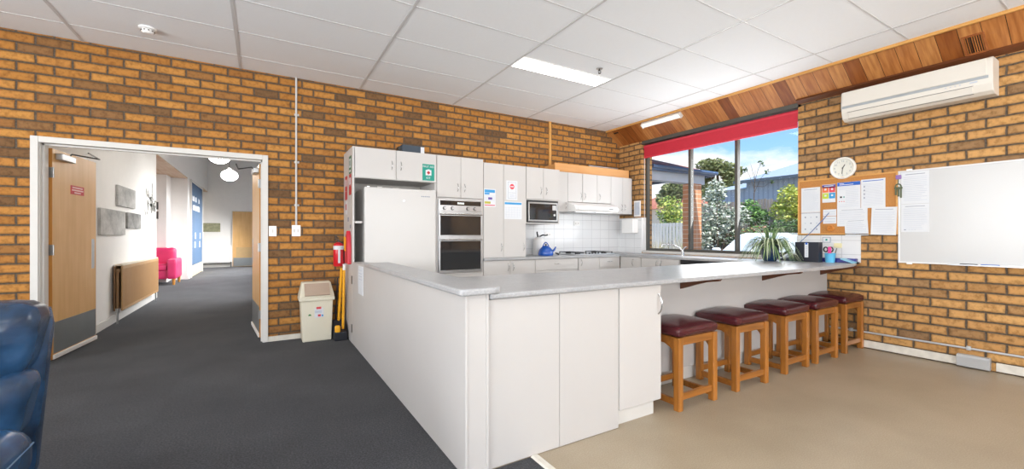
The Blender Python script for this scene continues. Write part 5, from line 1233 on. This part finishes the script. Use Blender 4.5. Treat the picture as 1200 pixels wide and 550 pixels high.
for x in (-1.25, 1.25):
    for y in (-.78, .78): q.cyl((x, y - .1, .31), (x, y + .1, .31), .31, n=24)
q.build('wheel', t)
q = MB(M['black']); q.T = T; q.box(-2.08, -1.95, -.5, .5, .42, .58, .03); q.build('grille', t)
q = MB(mat('headlamp', 'dfe6ea', .1)); q.T = T
for s_ in (-1, 1): q.rbox((-1.93, s_ * .58, .66), (.09, .14, .07), .05, 4)
q.build('headlamp', t)
q = MB(cw_); q.T = T
for s_ in (-1, 1): q.rbox((-.72, s_ * .95, 1.0), (.07, .10, .065), .05, 4)
q.build('wing_mirror', t)

# ------------------------------------------------------------------ planting
def leafcloud(b, blobs, n, size, seed, mats, flat=.4):
    R = random.Random(seed); tot = sum(r[0] * r[1] + r[2] for _, r in blobs)
    for c, r in blobs:
        for k in range(int(n * (r[0] * r[1] + r[2]) / tot)):
            d = Vector((R.gauss(0, 1), R.gauss(0, 1), R.gauss(0, 1))).normalized() * (R.random() ** .4)
            p = Vector((c[0] + d.x * r[0], c[1] + d.y * r[1], c[2] + d.z * r[2])); s_ = size * R.uniform(.6, 1.4)
            u = Vector((R.gauss(0, 1), R.gauss(0, 1), R.gauss(0, flat))).normalized(); v = u.cross(Vector((R.gauss(0, 1), R.gauss(0, 1), R.gauss(0, 1)))).normalized()
            b.m(R.choice(mats)).add([p - u * s_, p + v * s_ * .45 + u * s_ * .1, p + u * s_, p - v * s_ * .45 + u * s_ * .1], [(0, 1, 2, 3)])
def lm_(nm, *cs): return [mat('%s_%d' % (nm, i), c, .6, var=.15, scale=3) for i, c in enumerate(cs)]
bark = mat('grey_bark', '6b5a49', .9, var=.2, scale=20, bump=.4)
def plant(name, label, base, blobs, n, size, seed, mats, trunk=.05, cat='shrub', group=None, stems=5):
    t = thing(name, label, cat, base, 0, group); b = MB(); leafcloud(b, blobs, n, size, seed, mats); b.build('foliage', t)
    R = random.Random(seed + 1); q = MB(bark); B0 = Vector(base)
    for k in range(stems):
        c, r = blobs[k % len(blobs)]; e = Vector((c[0] + R.uniform(-.4, .4) * r[0], c[1] + R.uniform(-.4, .4) * r[1], c[2] + R.uniform(-.1, .4) * r[2])); m = B0.lerp(e, .5) + Vector((R.uniform(-.1, .1), R.uniform(-.1, .1), .1)) * (e - B0).length
        q.tube([B0, m, e], [trunk, trunk * .6, trunk * .2], 6)
    q.build('stem', t)
olive = lm_('olive_leaf', '7d8856', '9aa06c', '626d44'); silver = lm_('silver_leaf', 'c9cfbe', 'e2e6d6', 'a2ac98'); lime = lm_('lime_leaf', 'b7c45a', 'd5d873', '8a9e45'); grn = lm_('green_leaf', '5f8a3e', '7fae4c', '426a30'); dk = lm_('dark_leaf', '4a6340', '36502f', '5f7850'); yel = lm_('yellow_leaf', 'd2d060', 'b9c153', '96a545'); tan = lm_('straw', 'c5b58d', 'a8966c', 'd6c9a6')
plant('round_shrub', 'rounded lime green shrub on a short trunk left of the brick pier', (10.8, 8.55, -.15), [((10.8, 8.55, 1.95), (.42, .42, .50)), ((10.85, 8.6, 1.25), (.28, .28, .4)), ((10.7, 8.4, 1.7), (.35, .35, .45))], 2200, .045, 1, lime + grn[:1], .06)
plant('garden_tree', 'olive tree crown far behind the verandah beam left of the pier', (22, 17.6, 1.3), [((22, 17.1, 4.0), (.9, .8, .6)), ((22.3, 16.6, 4.4), (.7, .5, .45)), ((21.7, 17.5, 3.5), (.6, .6, .5))], 3000, .13, 2, olive, .15, 'tree')
plant('garden_tree', 'tall olive tree spreading above the brick pier against the sky', (25, 16.3, 1.3), [((25, 17.4, 5.0), (1.0, .8, .45)), ((25, 16.5, 5.7), (1.2, .9, .45)), ((25.3, 15.5, 5.2), (.9, .6, .6)), ((24.8, 16.6, 4.0), (.9, .8, .6)), ((25, 15.3, 4.3), (.8, .5, .5))], 4200, .13, 3, olive, .2, 'tree', None, 8)
plant('silver_shrub', 'tall silvery leaved shrub growing beside the brick pier', (11.9, 7.75, .1), [((11.9, 7.8, 1.9), (.5, .45, .75)), ((12.0, 7.5, 1.5), (.5, .4, .6)), ((11.7, 7.9, 1.2), (.45, .4, .7)), ((12.0, 7.8, 2.55), (.3, .3, .4)), ((12.3, 7.25, 1.75), (.4, .35, .35))], 3200, .05, 4, silver + dk[:1], .04, 'shrub', None, 9)
plant('leafy_bush', 'bright green bush in front of the paling fence', (13.3, 7.5, 1.3), [((13.3, 7.5, 1.95), (.35, .33, .42)), ((13.3, 7.2, 1.75), (.3, .3, .3))], 1000, .06, 5, grn, .03)
plant('golden_bush', 'tall golden yellow bush outside the right end of the window', (13.4, 6.3, 1.3), [((13.4, 6.35, 2.3), (.35, .36, .42)), ((13.4, 6.5, 1.9), (.4, .42, .4)), ((13.5, 6.1, 1.9), (.4, .45, .45))], 2600, .055, 6, yel + lime[:1], .03, 'shrub', None, 9)
plant('dark_bush', 'low dark green bush beneath the golden yellow bush', (12.75, 6.1, 1.0), [((12.75, 6.3, 1.38), (.3, .4, .26)), ((12.75, 5.8, 1.4), (.3, .4, .26))], 1300, .05, 7, dk + grn[:1], .03)
b = MB(); leafcloud(b, [((12.6, y, 1.18 + .1 * math.sin(y * 3)), (.55, .5, .22)) for y in (6.85, 7.15, 7.45, 7.75, 8.05, 8.4)], 2600, .05, 8, grn + dk + lm_('rust_leaf', 'a8705a', 'c59a7c')[:2])
b.build('garden_undergrowth', None, 'mixed low garden plants covering the bank below the paling fence', 'undergrowth', kind='stuff')
for k, (x, y, s_, lb) in enumerate(((9.3, 6.75, 1.15, 'clump of straw-coloured grass right of the brick pier'), (9.1, 7.6, 1.05, 'clump of straw-coloured grass left of the brick pier'))):
    b = MB(); R = random.Random(20 + k)
    for i in range(420):
        a = R.random() * 2 * PI; L = R.uniform(.7, 1.25) * s_; d = Vector((math.cos(a), math.sin(a), 0)); p = Vector((x, y, -.15)) + d * R.random() * .12; w = Vector((-d.y, d.x, 0)) * .006; o = R.uniform(.1, .55)
        q0, q1 = p + d * o * .3 + Z3 * L * .6, p + d * o + Z3 * L
        b.m(R.choice(tan + olive[:1])).add([p - w, p + w, q0 + w, q0 - w, q1], [(0, 1, 2, 3), (3, 2, 4)])
    b.build('grass_clump', None, lb, 'grass')
t = thing('sapling', 'thin bare sapling with few leaves rising above the paling fence', 'sapling', (13.7, 7.55, 1.3)); b = MB(bark)
b.tube([(13.7, 7.55, 1.3), (13.72, 7.6, 2.4), (13.7, 7.55, 3.3)], [.02, .014, .006], 6)
for k, (dy, dz) in enumerate(((-.35, 3.2), (.3, 3.35), (-.5, 2.9), (-.2, 3.5), (.15, 3.55))): b.tube([(13.71, 7.58, 2.6 + k * .1), (13.7, 7.57 + dy * .6, dz - .15), (13.7, 7.55 + dy, dz)], [.008, .006, .003], 5)
b.build('stem', t); b = MB(); leafcloud(b, [((13.7, 7.55 + dy, dz), (.1, .1, .1)) for dy, dz in ((-.35, 3.2), (.3, 3.35), (-.5, 2.9), (-.2, 3.5))], 70, .05, 31, dk); b.build('foliage', t)

# fences and neighbouring house
pal = wood('weathered_paling', 'a79a8d', '7c7068', 'Z', .9)
t = thing('paling_fence', 'weathered grey timber paling fence on the bank below the blue-grey house', 'fence', (14.2, 7.5, 1.3)); R = random.Random(2); b = MB(pal)
for k in range(62):
    y = 5.0 + k * .1; x = 14.25 + R.uniform(-.01, .01); h = 2.38 + R.uniform(-.05, .04); b.box(x, x + .018, y, y + .082, 1.25, h)
b.build('palings', t)
for z in (1.62, 2.02): MB(pal).box(14.19, 14.245, 4.9, 11.3, z, z + .075).build('rail', t)
for y, ln in ((5.6, .02), (7.15, .16), (8.9, .03), (10.7, .0)):
    q = MB(pal); q.T = Matrix.Translation((14.13, y, 1.2)) @ Matrix.Rotation(ln, 4, 'X'); q.box(-.05, .05, -.05, .05, 0, 1.15); q.build('post', t)
t = thing('picket_fence', 'white picket fence beyond the verandah pier', 'fence', (9.9, 8.0, -.15)); b = MB(M['trim'])
for k in range(14): b.box(9.9, 9.92, 7.35 + k * .11, 7.43 + k * .11, -.15, 1.55)
b.build('pickets', t)
for z in (.2, 1.45): MB(M['trim']).box(9.92, 9.96, 7.30, 8.9, z, z + .07).build('rail', t)
for y in (7.32, 8.86): MB(M['trim']).box(9.9, 9.98, y - .04, y + .04, -.15, 1.62).build('post', t)
cbm = NT('blue_grey_sheet'); wv = cbm.add('ShaderNodeTexWave', Scale=1.6, wave_type='BANDS', bands_direction='Y'); cbm.link(cbm.co(), wv.inputs[0])
cbm.link(cbm.ramp(wv.outputs[0], [(.0, '7688a0'), (.12, '8b9db2'), (1, '93a5ba')]).outputs[0], cbm.b.inputs['Base Color']); cbm.b.inputs['Roughness'].default_value = .5
t = thing('neighbour_house', 'blue-grey sheet-clad house with pale roof and solar panels behind the fence', 'house', (20, 9, 1.3))
MB(cbm.mat).box(18.0, 26, 2.0, 10.3, 1.3, 3.5).build('wall', t)
MB(cbm.mat).box(18.3, 24, 10.3, 11.9, 1.3, 3.25).build('side_wing', t)
zr = mat('pale_zinc_roof', 'b0b8c0', .4, .2, var=.03); b = MB(zr)
vs = [(17.6, 1.6, 3.52), (17.6, 10.5, 3.52), (26.4, 10.5, 3.52), (26.4, 1.6, 3.52), (22, 5.0, 4.95), (22, 8.6, 4.95)]
b.add(vs, [(0, 4, 5, 1), (1, 5, 2), (2, 5, 4, 3), (3, 4, 0), (3, 0, 1, 2)]); b.build('roof', t)
b = MB(mat('blue_gutter', '55626f', .5)); b.box(17.5, 17.62, 1.6, 10.6, 3.42, 3.54); b.build('gutter', t)
b = MB(zr); b.add([(18.1, 10.4, 3.25), (18.1, 12.2, 3.25), (24, 12.2, 3.25), (24, 10.4, 3.25), (21, 10.4, 3.95), (21, 11.3, 3.95)], [(0, 4, 5, 1), (1, 5, 2), (2, 5, 4, 3), (0, 1, 2, 3), (0, 3, 4)]); b.build('side_roof', t)
sp_ = mat('solar_glass', '39465a', .15, var=.1, coat=.5)
rn = Vector((-(4.95 - 3.52), 0, 4.4)).normalized(); ru = Vector((4.4, 0, 4.95 - 3.52)).normalized()
for k in range(3): MB(sp_).quadbox(Vector((17.6, 7.9 - k * 1.35, 3.52)) + ru * 2.0 + rn * .06, Y3, ru, rn, 1.2, 1.5, .04).build('solar_panel', t)
b = MB(M['dkmetal']); b.cyl((21.4, 7.35, 4.7), (21.4, 7.35, 5.2), .14); b.cyl((21.4, 7.35, 5.2), (21.4, 7.35, 5.28), .2); b.build('flue', t)
b = MB(M['steel']); b.cyl((22, 8.0, 4.9), (22, 8.0, 6.0), .02); b.cyl((22, 7.5, 5.9), (22, 8.3, 5.9), .012)
for k in range(4): b.cyl((21.75, 7.6 + k * .2, 5.9), (22.25, 7.6 + k * .2, 5.9), .008)
b.build('aerial', t)
t = thing('distant_house', 'pale house with a terracotta roof seen far off beneath the verandah beam', 'house', (38, 33, 1.3))
MB(mat('cream_render', 'd8cdbd', .8)).box(36, 44, 26, 36, 1.3, 4.0).build('wall', t)
b = MB(rt.mat); b.add([(35.5, 25.5, 4.0), (35.5, 36.5, 4.0), (44.5, 36.5, 4.0), (44.5, 25.5, 4.0), (40, 29, 5.8), (40, 33, 5.8)], [(0, 4, 5, 1), (1, 5, 2), (2, 5, 4, 3), (3, 4, 0), (0, 1, 2, 3)]); b.build('roof', t)

# ------------------------------------------------------------------ sky, sun and added window fill lamps
w = bpy.data.worlds.new('sky'); sc.world = w; w.use_nodes = True; nt = w.node_tree; n = nt.nodes; L = nt.links; bg = n['Background']
tc = n.new('ShaderNodeTexCoord'); sx = n.new('ShaderNodeSeparateXYZ'); L.new(tc.outputs['Generated'], sx.inputs[0])
r = n.new('ShaderNodeValToRGB'); L.new(sx.outputs[2], r.inputs[0]); e = r.color_ramp.elements
e[0].position = 0.; e[0].color = lin('d5e6f5'); e[1].position = .5; e[1].color = lin('4f9fe6'); k = e.new(.16); k.color = lin('9dcdf6'); k = e.new(.28); k.color = lin('6bb2f0')
mp = n.new('ShaderNodeMapping'); mp.inputs['Scale'].default_value = (3.0, 3.0, 7.5); mp.inputs['Location'].default_value = (1.3, .35, .15); L.new(tc.outputs['Generated'], mp.inputs[0])
nz = n.new('ShaderNodeTexNoise'); nz.inputs['Scale'].default_value = 1.15; nz.inputs['Detail'].default_value = 7; nz.inputs['Roughness'].default_value = .55; L.new(mp.outputs[0], nz.inputs[0])
cr = n.new('ShaderNodeValToRGB'); cz = n.new('ShaderNodeMath'); cz.operation = 'MULTIPLY_ADD'; cz.inputs[1].default_value = -2.2; L.new(sx.outputs[2], cz.inputs[0]); L.new(nz.outputs[0], cz.inputs[2])
L.new(cz.outputs[0], cr.inputs[0]); e = cr.color_ramp.elements; e[0].position = .01; e[0].color = (0, 0, 0, 1); e[1].position = .14; e[1].color = (1, 1, 1, 1)
mx = n.new('ShaderNodeMix'); mx.data_type = 'RGBA'; L.new(cr.outputs[0], mx.inputs[0]); L.new(r.outputs[0], mx.inputs[6]); mx.inputs[7].default_value = (.95, .97, 1, 1)
L.new(mx.outputs[2], bg.inputs[0]); bg.inputs[1].default_value = SKY
S = bpy.data.lights.new('sun', 'SUN'); S.energy = SUN; S.angle = math.radians(1.0); S.color = (1, .95, .88)
so = bpy.data.objects.new('sun', S); COL.objects.link(so); so.rotation_euler = Vector((-.25, -.8, 1.3)).to_track_quat('Z', 'Y').to_euler()
for i, (a, c) in enumerate(OPN):
    lamp_area('window_daylight', ((a + c) / 2, -3.80, 1.68), (PI / 2 + .75, 0, 0), c - a, 1.8, REAR_FILL * (c - a) / 2.4, (.96, .98, 1))  # fill lamps added outside the assumed rear windows, tilted up to the ceiling
lamp_area('kitchen_window_daylight', (5.80, 3.4, 1.75), (PI / 2 + .42, 0, PI / 2), 1.6, 1.5, KITCHEN_FILL, (.95, .98, 1))  # fill lamp added outside the kitchen window, tilted up to brighten the ceiling
for a, c in WIN: lamp_area('hall_window_daylight', (.28, (a + c) / 2, 1.7), (PI / 2 - .75, 0, PI / 2), c - a - .3, 2.0, HALL_FILL * (1.6 if a > 13.5 else .8), (1, .98, .95), 2.2)  # fill lamps added at the hall windows, tilted down to brighten the floor

for a, c in LOP: lamp_area('lounge_window_daylight', (-4.80, (a + c) / 2, 1.68), (PI / 2 + .3, 0, -PI / 2), c - a, 1.8, LEFT_FILL, (.96, .98, 1))  # fill lamps added outside the assumed left windows
